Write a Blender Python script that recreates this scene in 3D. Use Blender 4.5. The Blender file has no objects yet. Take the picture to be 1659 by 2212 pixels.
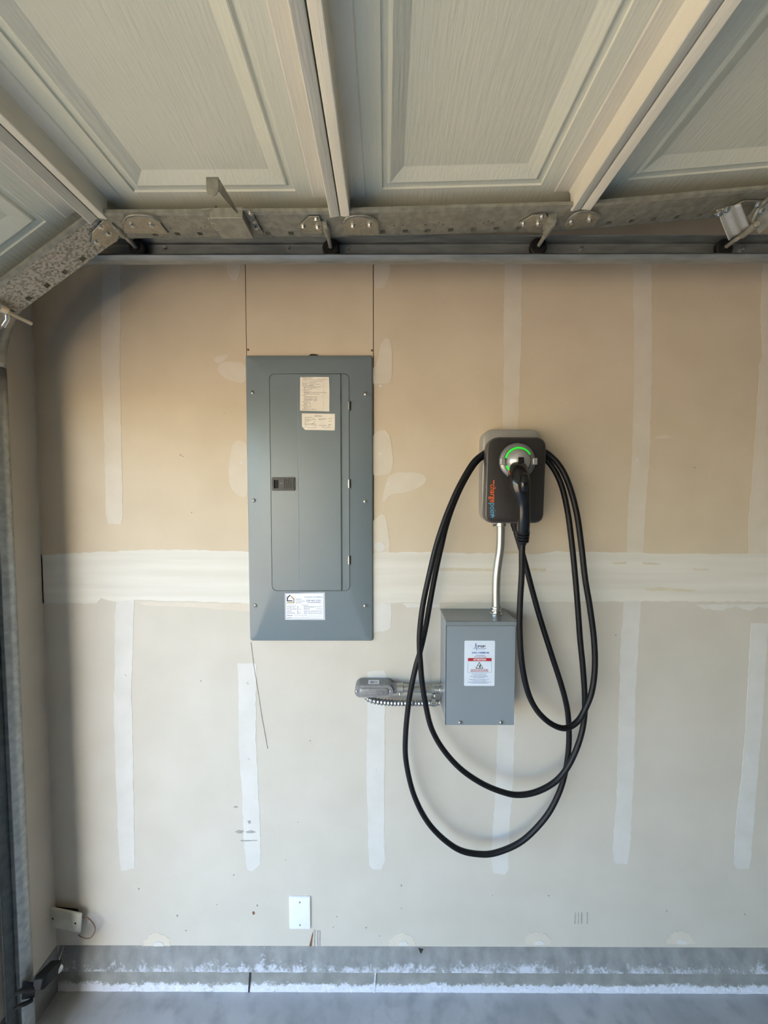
import bpy, bmesh, math, random
from mathutils import Vector, Matrix, Euler
from mathutils.geometry import tessellate_polygon
from mathutils import noise as mnoise

random.seed(7)
S = bpy.context.scene
COL = S.collection

# ------------------------------------------------------------------ camera
W, H, F = 1659.0, 2212.0, 835.0
D = 1.23
CAM = Vector((0.0, -D, 1.672))
PITCH = math.atan(38.0 / F)
YAW = math.atan(2.5 / F)
ROT = Euler((math.pi / 2 - PITCH, 0.0, YAW), 'XYZ')
cd = bpy.data.cameras.new('camera')
cam = bpy.data.objects.new('camera', cd)
COL.objects.link(cam)
cam.location = CAM
cam.rotation_euler = ROT
cd.sensor_fit = 'VERTICAL'
cd.sensor_height = 36.0
cd.sensor_width = 36.0
cd.lens = F / H * 36.0
cd.clip_start = 0.02
S.camera = cam
RM = ROT.to_matrix()

# ------------------------------------------------------------------ light
wd = bpy.data.worlds.new('world')
S.world = wd
wd.use_nodes = True
bg = wd.node_tree.nodes['Background']
sky = wd.node_tree.nodes.new('ShaderNodeTexSky')
sky.sky_type = 'NISHITA'
sky.sun_disc = False
sky.air_density = 1.0
sky.dust_density = 1.2
sky.ozone_density = 1.0
wb = wd.node_tree.nodes.new('ShaderNodeMix')
wb.data_type = 'RGBA'
wb.blend_type = 'MULTIPLY'
wb.inputs['Factor'].default_value = 1.0
wb.inputs[7].default_value = (0.95, 1.0, 1.05, 1)     # white balance of the whole sky
wd.node_tree.links.new(sky.outputs['Color'], wb.inputs[6])
wd.node_tree.links.new(wb.outputs[2], bg.inputs['Color'])
bg.inputs['Strength'].default_value = 0.4
SUN_EL, SUN_RT = math.radians(25), math.radians(159)
sky.sun_elevation, sky.sun_rotation = SUN_EL, SUN_RT
sl = bpy.data.lights.new('sun', 'SUN')
sl.energy = 19.0
sl.angle = math.radians(1.0)
sl.color = (1.0, 0.84, 0.60)
sun = bpy.data.objects.new('sun', sl)
COL.objects.link(sun)
# the sun stands beside the house, just behind the plane of its front: it lights the driveway only
sun.rotation_euler = (-Vector((math.sin(SUN_RT) * math.cos(SUN_EL), math.cos(SUN_RT) * math.cos(SUN_EL), math.sin(SUN_EL)))).to_track_quat('-Z', 'Y').to_euler()
S.view_settings.view_transform = 'Standard'
S.view_settings.look = 'None'
S.view_settings.gamma = 1.0
S.view_settings.use_curve_mapping = False
S.view_settings.exposure = 1.95
S.cycles.use_denoising = True
S.cycles.max_bounces = 6
S.cycles.diffuse_bounces = 4
S.cycles.glossy_bounces = 3
S.cycles.transmission_bounces = 1
S.cycles.use_adaptive_sampling = True
S.cycles.adaptive_threshold = 0.05
S.cycles.adaptive_min_samples = 16

# ------------------------------------------------------------------ helpers
def ray(u, v):
    return RM @ Vector(((u - W / 2) / F, -(v - H / 2) / F, -1.0))

def at(u, v, Y=0.0):
    d = ray(u, v)
    return CAM + d * ((Y - CAM.y) / d.y)

def atp(u, v, p, n):
    d = ray(u, v)
    return CAM + d * ((p - CAM).dot(n) / d.dot(n))

def lin(c):
    c = c / 255.0
    return c / 12.92 if c <= 0.04045 else ((c + 0.055) / 1.055) ** 2.4

def rgb(r, g, b):
    return (lin(r), lin(g), lin(b), 1.0)

def mat(name, c1, c2=None, rough=0.6, metal=0.0, scale=20.0, stretch=(1, 1, 1), bump=0.0,
        bscale=None, bstretch=None, detail=4.0, lo=0.35, hi=0.65, emit=None, estr=0.0, coat=0.0, spec=0.5,
        c3=None, scale3=3.0, lo3=0.45, hi3=0.65, rvar=0.0):
    m = bpy.data.materials.new(name)
    m.use_nodes = True
    nt = m.node_tree
    N, L = nt.nodes, nt.links
    b = N['Principled BSDF']
    b.inputs['Base Color'].default_value = c1
    b.inputs['Roughness'].default_value = rough
    b.inputs['Metallic'].default_value = metal
    b.inputs['Specular IOR Level'].default_value = spec
    if coat:
        b.inputs['Coat Weight'].default_value = coat
        b.inputs['Coat Roughness'].default_value = 0.15
    tc = N.new('ShaderNodeTexCoord')
    def noise_node(sc, st, det):
        mp = N.new('ShaderNodeMapping')
        mp.inputs['Scale'].default_value = st
        L.new(tc.outputs['Object'], mp.inputs['Vector'])
        n = N.new('ShaderNodeTexNoise')
        n.inputs['Scale'].default_value = sc
        n.inputs['Detail'].default_value = det
        L.new(mp.outputs['Vector'], n.inputs['Vector'])
        return n
    out = None
    if c2 is not None:
        n = noise_node(scale, stretch, detail)
        r = N.new('ShaderNodeValToRGB')
        r.color_ramp.elements[0].position = lo
        r.color_ramp.elements[0].color = c1
        r.color_ramp.elements[1].position = hi
        r.color_ramp.elements[1].color = c2
        L.new(n.outputs['Fac'], r.inputs['Fac'])
        out = r.outputs['Color']
        if rvar:
            mr = N.new('ShaderNodeMapRange')
            mr.inputs['To Min'].default_value = rough - rvar
            mr.inputs['To Max'].default_value = rough + rvar
            L.new(n.outputs['Fac'], mr.inputs['Value'])
            L.new(mr.outputs['Result'], b.inputs['Roughness'])
        if c3 is not None:
            n3 = noise_node(scale3, (1, 1, 1), 4.0)
            r3 = N.new('ShaderNodeValToRGB')
            r3.color_ramp.elements[0].position = lo3
            r3.color_ramp.elements[0].color = (0, 0, 0, 1)
            r3.color_ramp.elements[1].position = hi3
            r3.color_ramp.elements[1].color = (1, 1, 1, 1)
            L.new(n3.outputs['Fac'], r3.inputs['Fac'])
            mx = N.new('ShaderNodeMix')
            mx.data_type = 'RGBA'
            L.new(r3.outputs['Color'], mx.inputs['Factor'])
            L.new(out, mx.inputs[6])
            mx.inputs[7].default_value = c3
            out = mx.outputs[2]
        L.new(out, b.inputs['Base Color'])
    if bump:
        n = noise_node(bscale or scale, bstretch or stretch, 3.0)
        bp = N.new('ShaderNodeBump')
        bp.inputs['Strength'].default_value = bump
        bp.inputs['Distance'].default_value = 0.002
        L.new(n.outputs['Fac'], bp.inputs['Height'])
        L.new(bp.outputs['Normal'], b.inputs['Normal'])
    if emit is not None:
        b.inputs['Emission Color'].default_value = emit
        b.inputs['Emission Strength'].default_value = estr
    return m

def l3(r, g, b):
    return (r, g, b, 1.0)

M = {}
M['board_up'] = mat('drywall_paper_tan', l3(.585, .49, .365), l3(.625, .53, .40), .85, scale=6, bump=.12, bscale=260, spec=.2)
M['board_low'] = mat('drywall_paper_grey', l3(.57, .525, .452), l3(.605, .56, .487), .85, scale=6, bump=.12, bscale=260, spec=.2)
M['board_front'] = mat('drywall_paper_corner', l3(.58, .52, .43), l3(.62, .56, .47), .85, scale=5, bump=.1, bscale=260, spec=.2)
M['mud'] = mat('joint_compound', l3(.635, .61, .565), l3(.675, .65, .61), .8, scale=14, bump=.15, bscale=90, spec=.2)
M['mud_thin'] = mat('joint_compound_thin', l3(.63, .56, .465), l3(.665, .60, .505), .8, scale=14, bump=.12, bscale=90, spec=.2)
M['mud_band'] = mat('joint_compound_band', l3(.645, .61, .54), l3(.715, .685, .62), .8, scale=5, stretch=(.35, 1, 7), bump=.25, bscale=12, bstretch=(.25, 1, 8), spec=.2)
M['streak'] = mat('sanded_paper', l3(.60, .535, .41), l3(.65, .59, .47), .85, scale=30)
M['white_paint'] = mat('ceiling_drywall', l3(.62, .58, .52), l3(.66, .62, .56), .85, scale=4)
M['room'] = mat('room_drywall', l3(.24, .21, .17), l3(.27, .24, .19), .85, scale=4)
M['floor'] = mat('garage_slab', l3(.40, .405, .405), l3(.51, .51, .505), .55, scale=5, detail=4, bump=.2, bscale=60, c3=l3(.30, .305, .305), scale3=16, lo3=.48, hi3=.8, rvar=.12)
def salted(name, c1, c2, salt, z0, z1, amt, sc):
    """concrete whose white salt bloom is densest at height z0 and gone at z1"""
    m = mat(name, c1, c2, .82, scale=24, detail=6, stretch=(1, 1, .7), bump=.6, bscale=110)
    nt = m.node_tree; N, L = nt.nodes, nt.links
    b = N['Principled BSDF']
    src = b.inputs['Base Color'].links[0].from_socket
    tc = [n for n in N if n.type == 'TEX_COORD'][0]
    sep = N.new('ShaderNodeSeparateXYZ'); L.new(tc.outputs['Object'], sep.inputs[0])
    mr = N.new('ShaderNodeMapRange')
    mr.inputs['From Min'].default_value = z0; mr.inputs['From Max'].default_value = z1
    mr.inputs['To Min'].default_value = amt; mr.inputs['To Max'].default_value = -.25
    L.new(sep.outputs['Z'], mr.inputs['Value'])
    tot = mr.outputs['Result']
    for k, (scale_, w) in enumerate(((sc, .9), (sc * 4.2, .75), (sc * .22, .55))):
        n = N.new('ShaderNodeTexNoise'); n.inputs['Scale'].default_value = scale_; n.inputs['Detail'].default_value = 3
        L.new(tc.outputs['Object'], n.inputs['Vector'])
        ma = N.new('ShaderNodeMath'); ma.operation = 'MULTIPLY_ADD'
        ma.inputs[1].default_value = w
        L.new(n.outputs['Fac'], ma.inputs[0]); L.new(tot, ma.inputs[2])
        tot = ma.outputs[0]
    rp = N.new('ShaderNodeMapRange'); rp.inputs['From Min'].default_value = 1.16; rp.inputs['From Max'].default_value = 1.42
    L.new(tot, rp.inputs['Value'])
    mx = N.new('ShaderNodeMix'); mx.data_type = 'RGBA'
    L.new(rp.outputs['Result'], mx.inputs['Factor']); L.new(src, mx.inputs[6]); mx.inputs[7].default_value = salt
    L.new(mx.outputs[2], b.inputs['Base Color'])
    return m
M['salt'] = mat('salt_efflorescence', l3(.60, .61, .67), l3(.76, .77, .82), .95, scale=90, bump=1.0, bscale=120, detail=4)
M['drive'] = mat('driveway_concrete', l3(.34, .285, .21), l3(.39, .33, .25), .9, scale=2)
M['door'] = mat('door_paint', l3(.66, .655, .53), l3(.70, .695, .57), .55, scale=3, bump=.6, bscale=26, bstretch=(6, .6, 6))
M['rail'] = mat('door_rail_paint', l3(.65, .615, .51), l3(.70, .665, .555), .6, scale=5, bump=.4, bscale=34, bstretch=(7, .5, 7))
M['galv'] = mat('galvanised_steel', l3(.27, .265, .225), l3(.36, .355, .30), .48, .5, scale=60, detail=2, bump=.04, bscale=80)
M['galv_spk'] = mat('galvanised_speckle', l3(.24, .23, .19), l3(.52, .49, .42), .55, .3, scale=150, detail=3, lo=.38, hi=.56)
M['hinge'] = mat('hinge_steel', l3(.36, .35, .29), l3(.46, .44, .36), .38, .7, scale=90)
M['track'] = mat('galvanised_track', l3(.27, .285, .275), l3(.37, .385, .375), .38, .6, scale=30, stretch=(.4, 2, 2))
M['zinc_bright'] = mat('zinc_bright', l3(.62, .61, .56), l3(.70, .69, .64), .28, .45, scale=200)
M['zinc'] = mat('zinc_bolt', l3(.58, .57, .53), l3(.66, .65, .61), .26, .95, scale=200)
M['emt'] = mat('conduit_steel', l3(.44, .44, .41), l3(.56, .56, .52), .36, .9, scale=26, stretch=(1, 1, .3))
M['flex'] = mat('flex_steel', l3(.42, .42, .42), l3(.52, .52, .52), .3, .95, scale=60)
M['cast'] = mat('cast_aluminium', l3(.20, .205, .215), l3(.25, .255, .265), .5, .3, scale=120, bump=.2, bscale=300)
M['cast_lid'] = mat('cast_lid', l3(.25, .245, .24), l3(.31, .305, .30), .42, .4, scale=120, bump=.15, bscale=300)
M['stem_rod'] = mat('roller_rod', l3(.50, .47, .40), l3(.58, .55, .48), .4, .7, scale=60)
M['latch_mat'] = mat('latch_black', l3(.022, .022, .022), l3(.03, .03, .03), .42, scale=60)
M['black'] = mat('black_nylon', l3(.008, .008, .008), l3(.013, .013, .013), .6, scale=40, spec=.25)
M['dark'] = mat('dark_gap', l3(.02, .017, .014), l3(.035, .03, .025), .9, scale=40)
M['cable'] = mat('black_cable_rubber', l3(.005, .005, .006), l3(.007, .007, .009), .45, spec=.3, scale=60, bump=.05, bscale=200)
M['handle'] = mat('gloss_black_plastic', l3(.004, .004, .005), l3(.006, .006, .007), .2, scale=60, coat=.3)
M['housing'] = mat('charger_dark_face', l3(.019, .016, .015), l3(.022, .019, .018), .5, scale=200, bump=.06, bscale=700)
M['housing_rim'] = mat('charger_rim', l3(.06, .054, .054), l3(.07, .064, .064), .3, scale=200)
M['silver'] = mat('satin_silver', l3(.37, .355, .335), l3(.40, .385, .365), .32, .35, scale=300)
M['silver_ring'] = mat('holster_silver', l3(.46, .45, .44), l3(.50, .49, .48), .32, .55, scale=300)
M['ring_dark'] = mat('holster_ring_grey', l3(.25, .25, .25), l3(.28, .28, .28), .34, .6, scale=300)
M['led'] = mat('green_light', l3(.02, .5, .03), emit=l3(.015, 1.0, .03), estr=.15)
M['panel'] = mat('panel_grey_paint', l3(.160, .195, .215), l3(.167, .203, .223), .30, scale=9, bump=.05, bscale=500)
M['box'] = mat('enclosure_grey_paint', l3(.225, .258, .285), l3(.233, .267, .295), .25, scale=9, bump=.04, bscale=600)
M['box_top'] = mat('enclosure_top_paint', l3(.20, .225, .235), l3(.207, .233, .243), .14, scale=9)
M['wp'] = mat('white_plastic', l3(.80, .81, .84), l3(.83, .84, .87), .35, scale=40)
M['wp_dirty'] = mat('ivory_plastic', l3(.55, .53, .46), l3(.68, .66, .58), .45, scale=18)
M['paper'] = mat('cream_paper', l3(.78, .72, .62), l3(.86, .80, .70), .8, scale=18, bump=.1, bscale=60)
M['label'] = mat('white_label', l3(.80, .82, .87), l3(.84, .86, .90), .4, scale=30)
M['label2'] = mat('glossy_label', l3(.66, .73, .82), l3(.69, .76, .85), .3, scale=30)
def ink(n, c):
    M[n] = mat(n, c, rough=.7)
ink('ink_black', l3(.03, .03, .035)); ink('ink_grey', l3(.22, .20, .19)); ink('ink_blue', l3(.05, .12, .42))
ink('ink_navy', l3(.10, .11, .26)); ink('ink_red', l3(.42, .015, .03)); ink('ink_white', l3(.85, .85, .85))
ink('ink_gold', l3(.36, .25, .10)); ink('logo_orange', l3(.75, .13, .02)); ink('logo_blue', l3(.10, .30, .48))
ink('pen', l3(.08, .09, .22)); ink('ink_soft', l3(.33, .33, .42))
M['scuff'] = mat('scuff', l3(.30, .28, .26), l3(.45, .42, .38), .8, scale=60)
M['rust'] = mat('rust_spot', l3(.16, .07, .03), l3(.25, .12, .06), .9, scale=90)
M['wire'] = mat('thin_wire', l3(.22, .12, .08), l3(.30, .18, .12), .5, scale=80)
M['wire_w'] = mat('bell_wire', l3(.50, .47, .38), l3(.58, .55, .46), .5, scale=80)
M['jamb'] = mat('jamb_vinyl', l3(.07, .085, .085), l3(.09, .105, .105), .6, scale=9)
M['roofing'] = mat('roofing', l3(.25, .22, .20), l3(.3, .27, .25), .9, scale=5)

class MB:
    """collects faces of ONE part in world coordinates"""
    def __init__(s):
        s.v, s.f = [], []
    def add(s, vs, fs):
        o = len(s.v)
        s.v += [Vector(v) for v in vs]
        s.f += [tuple(i + o for i in f) for f in fs]
        return s
    def box(s, a, b):
        x0, y0, z0 = a; x1, y1, z1 = b
        return s.add([(x0, y0, z0), (x1, y0, z0), (x1, y1, z0), (x0, y1, z0), (x0, y0, z1), (x1, y0, z1), (x1, y1, z1), (x0, y1, z1)],
                     [(0, 3, 2, 1), (4, 5, 6, 7), (0, 1, 5, 4), (1, 2, 6, 5), (2, 3, 7, 6), (3, 0, 4, 7)])
    def hexa(s, p):      # 8 corners, bottom 4 then top 4
        return s.add(p, [(0, 3, 2, 1), (4, 5, 6, 7), (0, 1, 5, 4), (1, 2, 6, 5), (2, 3, 7, 6), (3, 0, 4, 7)])
    def loft(s, rings, cap=True, closed=True):
        n = len(rings[0]); o = len(s.v)
        for r in rings:
            s.v += [Vector(p) for p in r]
        for i in range(len(rings) - 1):
            for j in range(n if closed else n - 1):
                k = (j + 1) % n
                s.f.append((o + i * n + j, o + i * n + k, o + (i + 1) * n + k, o + (i + 1) * n + j))
        if cap and closed:
            s.f.append(tuple(o + j for j in reversed(range(n))))
            s.f.append(tuple(o + (len(rings) - 1) * n + j for j in range(n)))
        return s
    def cyl(s, a, b, r, n=16, r2=None):
        a, b = Vector(a), Vector(b)
        r2 = r if r2 is None else r2
        x, y = frame(b - a)
        c = [(math.cos(2 * math.pi * k / n), math.sin(2 * math.pi * k / n)) for k in range(n)]
        return s.loft([[a + x * (r * q) + y * (r * w) for q, w in c], [b + x * (r2 * q) + y * (r2 * w) for q, w in c]])
    def lathe(s, a, axis, prof, n=24):
        a = Vector(a); ax = Vector(axis).normalized(); x, y = frame(ax)
        c = [(math.cos(2 * math.pi * k / n), math.sin(2 * math.pi * k / n)) for k in range(n)]
        return s.loft([[a + ax * h + x * (max(r, 1e-5) * q) + y * (max(r, 1e-5) * w) for q, w in c] for r, h in prof])
    def tube(s, pts, r, n=12):
        pts = [Vector(p) for p in pts]
        rings = []
        t = (pts[1] - pts[0]).normalized()
        x, y = frame(t)
        for i, p in enumerate(pts):
            t2 = (pts[min(i + 1, len(pts) - 1)] - pts[max(i - 1, 0)]).normalized()
            q = t.rotation_difference(t2)
            x = (q @ x).normalized(); y = t2.cross(x).normalized(); t = t2
            rr = r(i / (len(pts) - 1)) if callable(r) else r
            rings.append([p + x * (rr * math.cos(2 * math.pi * k / n)) + y * (rr * math.sin(2 * math.pi * k / n)) for k in range(n)])
        return s.loft(rings)
    def slab(s, pts, nrm, thick, holes=()):
        """extrude a coplanar polygon (with holes) along nrm by thick"""
        loops = [[Vector(p) for p in l] for l in [pts] + list(holes)]
        tri = tessellate_polygon(loops)
        flat = [p for l in loops for p in l]
        nrm = Vector(nrm).normalized()
        n = len(flat); o = len(s.v)
        s.v += [p for p in flat] + [p + nrm * thick for p in flat]
        for t in tri:
            s.f.append((o + t[0], o + t[1], o + t[2]))
            s.f.append((o + n + t[2], o + n + t[1], o + n + t[0]))
        k = 0
        for l in loops:
            m = len(l)
            for j in range(m):
                a, b = k + j, k + (j + 1) % m
                s.f.append((o + a, o + b, o + n + b, o + n + a))
            k += m
        return s

def frame(t):
    t = Vector(t).normalized()
    h = Vector((0, 0, 1)) if abs(t.z) < .9 else Vector((1, 0, 0))
    x = h.cross(t).normalized()
    return x, t.cross(x).normalized()

def origin_of(o):
    p = Vector((0, 0, 0))
    while o is not None:
        p += o.location
        o = o.parent
    return p

def part(name, mb, m, parent=None, smooth=None, bev=0.0, seg=2, loc=None, fix=True):
    me = bpy.data.meshes.new(name)
    o = bpy.data.objects.new(name, me)
    base = origin_of(parent) if parent else Vector(loc or (0, 0, 0))
    if parent is None and loc is not None:
        o.location = base
    me.from_pydata([v - base for v in mb.v], [], mb.f)
    if fix:
        bm = bmesh.new(); bm.from_mesh(me)
        bmesh.ops.recalc_face_normals(bm, faces=bm.faces)
        bm.to_mesh(me); bm.free()
    me.materials.append(M[m] if isinstance(m, str) else m)
    if smooth is not None:
        me.shade_smooth() if hasattr(me, 'shade_smooth') else None
        for p in me.polygons:
            p.use_smooth = True
        me.set_sharp_from_angle(angle=math.radians(smooth))
    COL.objects.link(o)
    if parent:
        o.parent = parent
    if bev:
        b = o.modifiers.new('bevel', 'BEVEL')
        b.width = bev; b.segments = seg; b.limit_method = 'ANGLE'; b.angle_limit = math.radians(40)
    return o

def thing(name, loc, label, cat, group=None):
    o = bpy.data.objects.new(name, None)
    o.empty_display_size = .05
    o.location = loc
    COL.objects.link(o)
    o['label'] = label; o['category'] = cat
    if group:
        o['group'] = group
    return o

def tag(o, label, cat, group=None):
    o['label'] = label; o['category'] = cat
    if group:
        o['group'] = group
    return o

def struct(o, label=None):
    o['kind'] = 'structure'
    if label:
        o['label'] = label
    return o

NY = Vector((0, -1, 0))       # out of the back wall, towards the room

def wpoly(px, Y):
    return [at(u, v, Y) for u, v in px]

def rrect(x0, x1, z0, z1, r, n=5):
    out = []
    for cx, cz, a0 in ((x1 - r, z1 - r, 0), (x0 + r, z1 - r, 90), (x0 + r, z0 + r, 180), (x1 - r, z0 + r, 270)):
        for k in range(n + 1):
            a = math.radians(a0 + 90 * k / n)
            out.append((cx + r * math.cos(a), cz + r * math.sin(a)))
    return out

def xz(pts, Y):
    return [Vector((x, Y, z)) for x, z in pts]

def catmull(P, per=8):
    P = [Vector(p) for p in P]
    out = []
    for i in range(len(P) - 1):
        p0, p1, p2, p3 = P[max(i - 1, 0)], P[i], P[i + 1], P[min(i + 2, len(P) - 1)]
        for k in range(per):
            t = k / per
            out.append(.5 * ((2 * p1) + (p2 - p0) * t + (2 * p0 - 5 * p1 + 4 * p2 - p3) * t * t + (3 * p1 - p0 - 3 * p2 + p3) * t ** 3))
    out.append(P[-1])
    return out

def text_mb(txt, size, mapf, align='CENTER', bold=0.0, xs=1.0):
    c = bpy.data.curves.new('t', 'FONT')
    c.body = txt; c.size = size; c.align_x = align; c.align_y = 'CENTER'; c.offset = bold
    c.resolution_u = 3
    o = bpy.data.objects.new('t', c)
    COL.objects.link(o)
    me = bpy.data.meshes.new_from_object(o.evaluated_get(bpy.context.evaluated_depsgraph_get()))
    mb = MB()
    mb.add([mapf(v.co.x * xs, v.co.y) for v in me.vertices], [tuple(p.vertices) for p in me.polygons])
    bpy.data.objects.remove(o); bpy.data.curves.remove(c); bpy.data.meshes.remove(me)
    return mb

def ragged(pts, amp, step):
    """subdivide a polygon outline and jitter it a little"""
    out = []
    n = len(pts)
    for i in range(n):
        a, b = Vector(pts[i]), Vector(pts[(i + 1) % n])
        k = max(1, int((b - a).length / step))
        d = (b - a).normalized()
        nn = Vector((-d.y, d.x))
        for j in range(k):
            p = a + (b - a) * (j / k)
            out.append(p + nn * random.uniform(-amp, amp))
    return [(p.x, p.y) for p in out]

def vv(pts):
    return [Vector((a, b)) for a, b in pts]

# ================================================================== SETTING
XC = at(88, 1180).x              # inner corner with the front wall
ZB = at(800, 2044).z             # bottom edge of the drywall
ZR = at(800, 2095).z             # ledge in the concrete
CEIL = 2.78
XR, YN = 4.6, -5.6               # far walls of the garage
JY = -0.205                      # edge of the door opening

b = MB(); b.box((XC - .2, YN, -.15), (XR, .15, 0)); struct(part('floor', b, 'floor'), 'grey concrete garage slab')
b = MB(); b.box((XC - 30, -30, -.25), (XC - .2, 25, -.02)); struct(part('ground', b, 'drive'), 'pale concrete driveway outside')
b = MB(); b.box((XC - .5, YN - .15, CEIL), (XR + .15, .15, CEIL + .15)); struct(part('ceiling', b, 'white_paint'))
b = MB(); b.slab([Vector((XC - .6, YN - .6, CEIL + .15)), Vector((XR + .5, YN - .6, CEIL + .15)), Vector(((XC + XR) / 2, YN - .6, CEIL + 2.0))], Vector((0, 1, 0)), -YN + 1.5); struct(part('roof', b, 'roofing'))  # unseen gable roof, added to lengthen the house's shadow over the driveway
b = MB(); b.box((XR, YN, 0), (XR + .15, .15, CEIL)); struct(part('wall_right', b, 'room'))
b = MB(); b.box((XC - .15, YN - .15, 0), (XR, YN, CEIL)); struct(part('wall_front', b, 'room'))
wall = struct(part('wall_back', MB().box((XC - .15, .0135, 0), (XR, .15, CEIL)), 'dark'), 'unpainted taped drywall wall of the garage')

# drywall boards of the back wall
x1, x2 = at(531, 660).x, at(806.5, 660).x
zs = at(800, 1244).z
zf = at(668, 774).z
g = .0011
T = .0127
def board(x0, xe, z0, z1, m):
    part('drywall_board', MB().box((x0, 0, z0), (xe, T, z1)), m, wall)
board(XC, x1 - g, zs, CEIL, 'board_up')
board(x1 + g, x2 - g, zf, CEIL, 'board_up')
board(x1 + g, x2 - g, zs, zf - .004, 'board_up')
board(x2 + g, XR, zs, CEIL, 'board_up')
board(XC, XR, ZB, zs - .0005, 'board_low')

# front wall with the door opening
wl = MB().box((XC - .14, JY, 0), (XC - .0001, .0135, CEIL))
wl.box((XC - .14, -5.06, 2.16), (XC - .0001, JY, CEIL))
wl.box((XC - .14, YN, 0), (XC - .0001, -5.06, CEIL))
wfl = struct(part('wall_left', wl, 'board_front'), 'drywall return beside the garage door opening')
jb = MB().box((XC - .16, JY - .11, 0), (XC + .010, JY, 2.3))
struct(part('trim_1', jb, 'jamb', bev=.003), 'dark door jamb and weather strip at the opening')
part('corner_bead', MB().slab(xz([(XC, ZB), (XC + .004, ZB), (XC + .004, CEIL), (XC, CEIL)], -.0005), NY, .0005), 'mud_thin', wall)

# concrete stem wall under the drywall : three worn profile bands
def stem_strip(prof, x0, x1, amp, nx=260):
    mb = MB()
    rows = []
    for i in range(nx + 1):
        x = x0 + (x1 - x0) * i / nx
        row = []
        for k, (y, z) in enumerate(prof):
            q = mnoise.noise(Vector((x * 22, z * 40, 3.1))) + .5 * mnoise.noise(Vector((x * 70, z * 90, 9.1)))
            row.append((x, y - amp * q, z + (amp * .8 * mnoise.noise(Vector((x * 30, 5, k))) if 0 < k < len(prof) - 1 else 0)))
        rows.append(row)
    n = len(prof)
    mb.v = [Vector(p) for r in rows for p in r]
    mb.f = [(i * n + k, (i + 1) * n + k, (i + 1) * n + k + 1, i * n + k + 1) for i in range(nx) for k in range(n - 1)]
    return mb
up = [(.0134, ZB + .012), (.0132, ZB - .002), (.0085, ZB - .022), (-.001, ZB - .044), (-.005, ZR + .010), (-.0085, ZR + .001), (-.004, ZR - .003)]
lo = [(-.004, ZR - .003), (-.003, ZR - .02), (-.003, ZR * .5), (-.004, ZR * .25), (-.006, -.002)]
M['stem'] = salted('stem_concrete', l3(.22, .22, .215), l3(.31, .31, .30), l3(.56, .57, .62), ZR, ZR + .05, .24, 30)
M['stem_low'] = salted('stem_concrete_low', l3(.235, .235, .22), l3(.31, .305, .285), l3(.66, .67, .73), .016, .040, .44, 42)
M['stem_side'] = mat('stem_concrete_side', l3(.20, .195, .18), l3(.28, .275, .26), .85, scale=14, detail=5, bump=.4, bscale=90)
stem = struct(part('baseboard_back', stem_strip(up, XC - .01, XR, .0016), 'stem', smooth=50), 'concrete stem wall below the drywall')
part('lower_band', stem_strip(lo, XC - .01, XR, .0012), 'stem_low', stem, smooth=50)
# cracks in the lower band
for u in (540, 811):
    p0, p1 = at(u, 2097, -.006), at(u - 3, 2146, -.006)
    part('crack', MB().slab([p0 + Vector((-.0022, 0, 0)), p0 + Vector((.0022, 0, 0)), p1 + Vector((.003, 0, 0)), p1 + Vector((-.002, 0, 0))], NY, .001), 'dark' if u == 540 else 'salt', stem)
# white salt crust along the slab
def crust(zb, hmax, yb, seed, x0, x1, nx, nz, thick):
    mb = MB()
    n = nz + 1
    for i in range(nx + 1):
        x = x0 + (x1 - x0) * i / nx
        h = hmax * max(.08, .62 + .40 * mnoise.noise(Vector((x * 4.5, seed, 0))) + .20 * mnoise.noise(Vector((x * 19, seed, 2))) + .16 * mnoise.noise(Vector((x * 90, seed, 5))) + .12 * mnoise.noise(Vector((x * 260, seed, 7))))
        fade = min(1, max(0, (x - x0) / .3))
        h *= .12 + .88 * fade
        for k in range(n):
            t = k / nz
            lump = .62 + .35 * mnoise.noise(Vector((x * 110, h * t * 130, seed))) + .25 * mnoise.noise(Vector((x * 300, h * t * 330, seed)))
            mb.v.append(Vector((x, yb - thick * (1 - t ** 3) * max(.1, lump), zb + h * t)))
    mb.f = [(i * n + k, (i + 1) * n + k, (i + 1) * n + k + 1, i * n + k + 1) for i in range(nx) for k in range(nz)]
    return mb
cr = part('salt_crust', crust(.0, .030, -.0032, 3.3, at(175, 2140).x, 1.45, 1900, 9, .0034), 'salt', stem, smooth=80)
cr['kind'] = 'stuff'

# stem under the front wall
b = MB().box((XC - .14, JY, 0), (XC + .002, .0, ZB))
struct(part('baseboard_left', b, 'stem_side', bev=.002), 'concrete stem wall under the drywall return')

# joint compound ---------------------------------------------------------
def mudpatch(px, m='mud', th=.0006, amp=1.0, step=9, name='joint_compound', rnd=False):
    if rnd:                      # trowelled patch: round the outline off
        n_ = len(px)
        q = []
        for i in range(n_):
            a, b_ = Vector(px[i]), Vector(px[(i + 1) % n_])
            q += [a.lerp(b_, .25), a.lerp(b_, .75)]
        px = [tuple(w) for w in q]
    q = ragged(vv(px), amp, step)
    return part(name, MB().slab(wpoly(q, 0), NY, th), m, wall)

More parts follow.
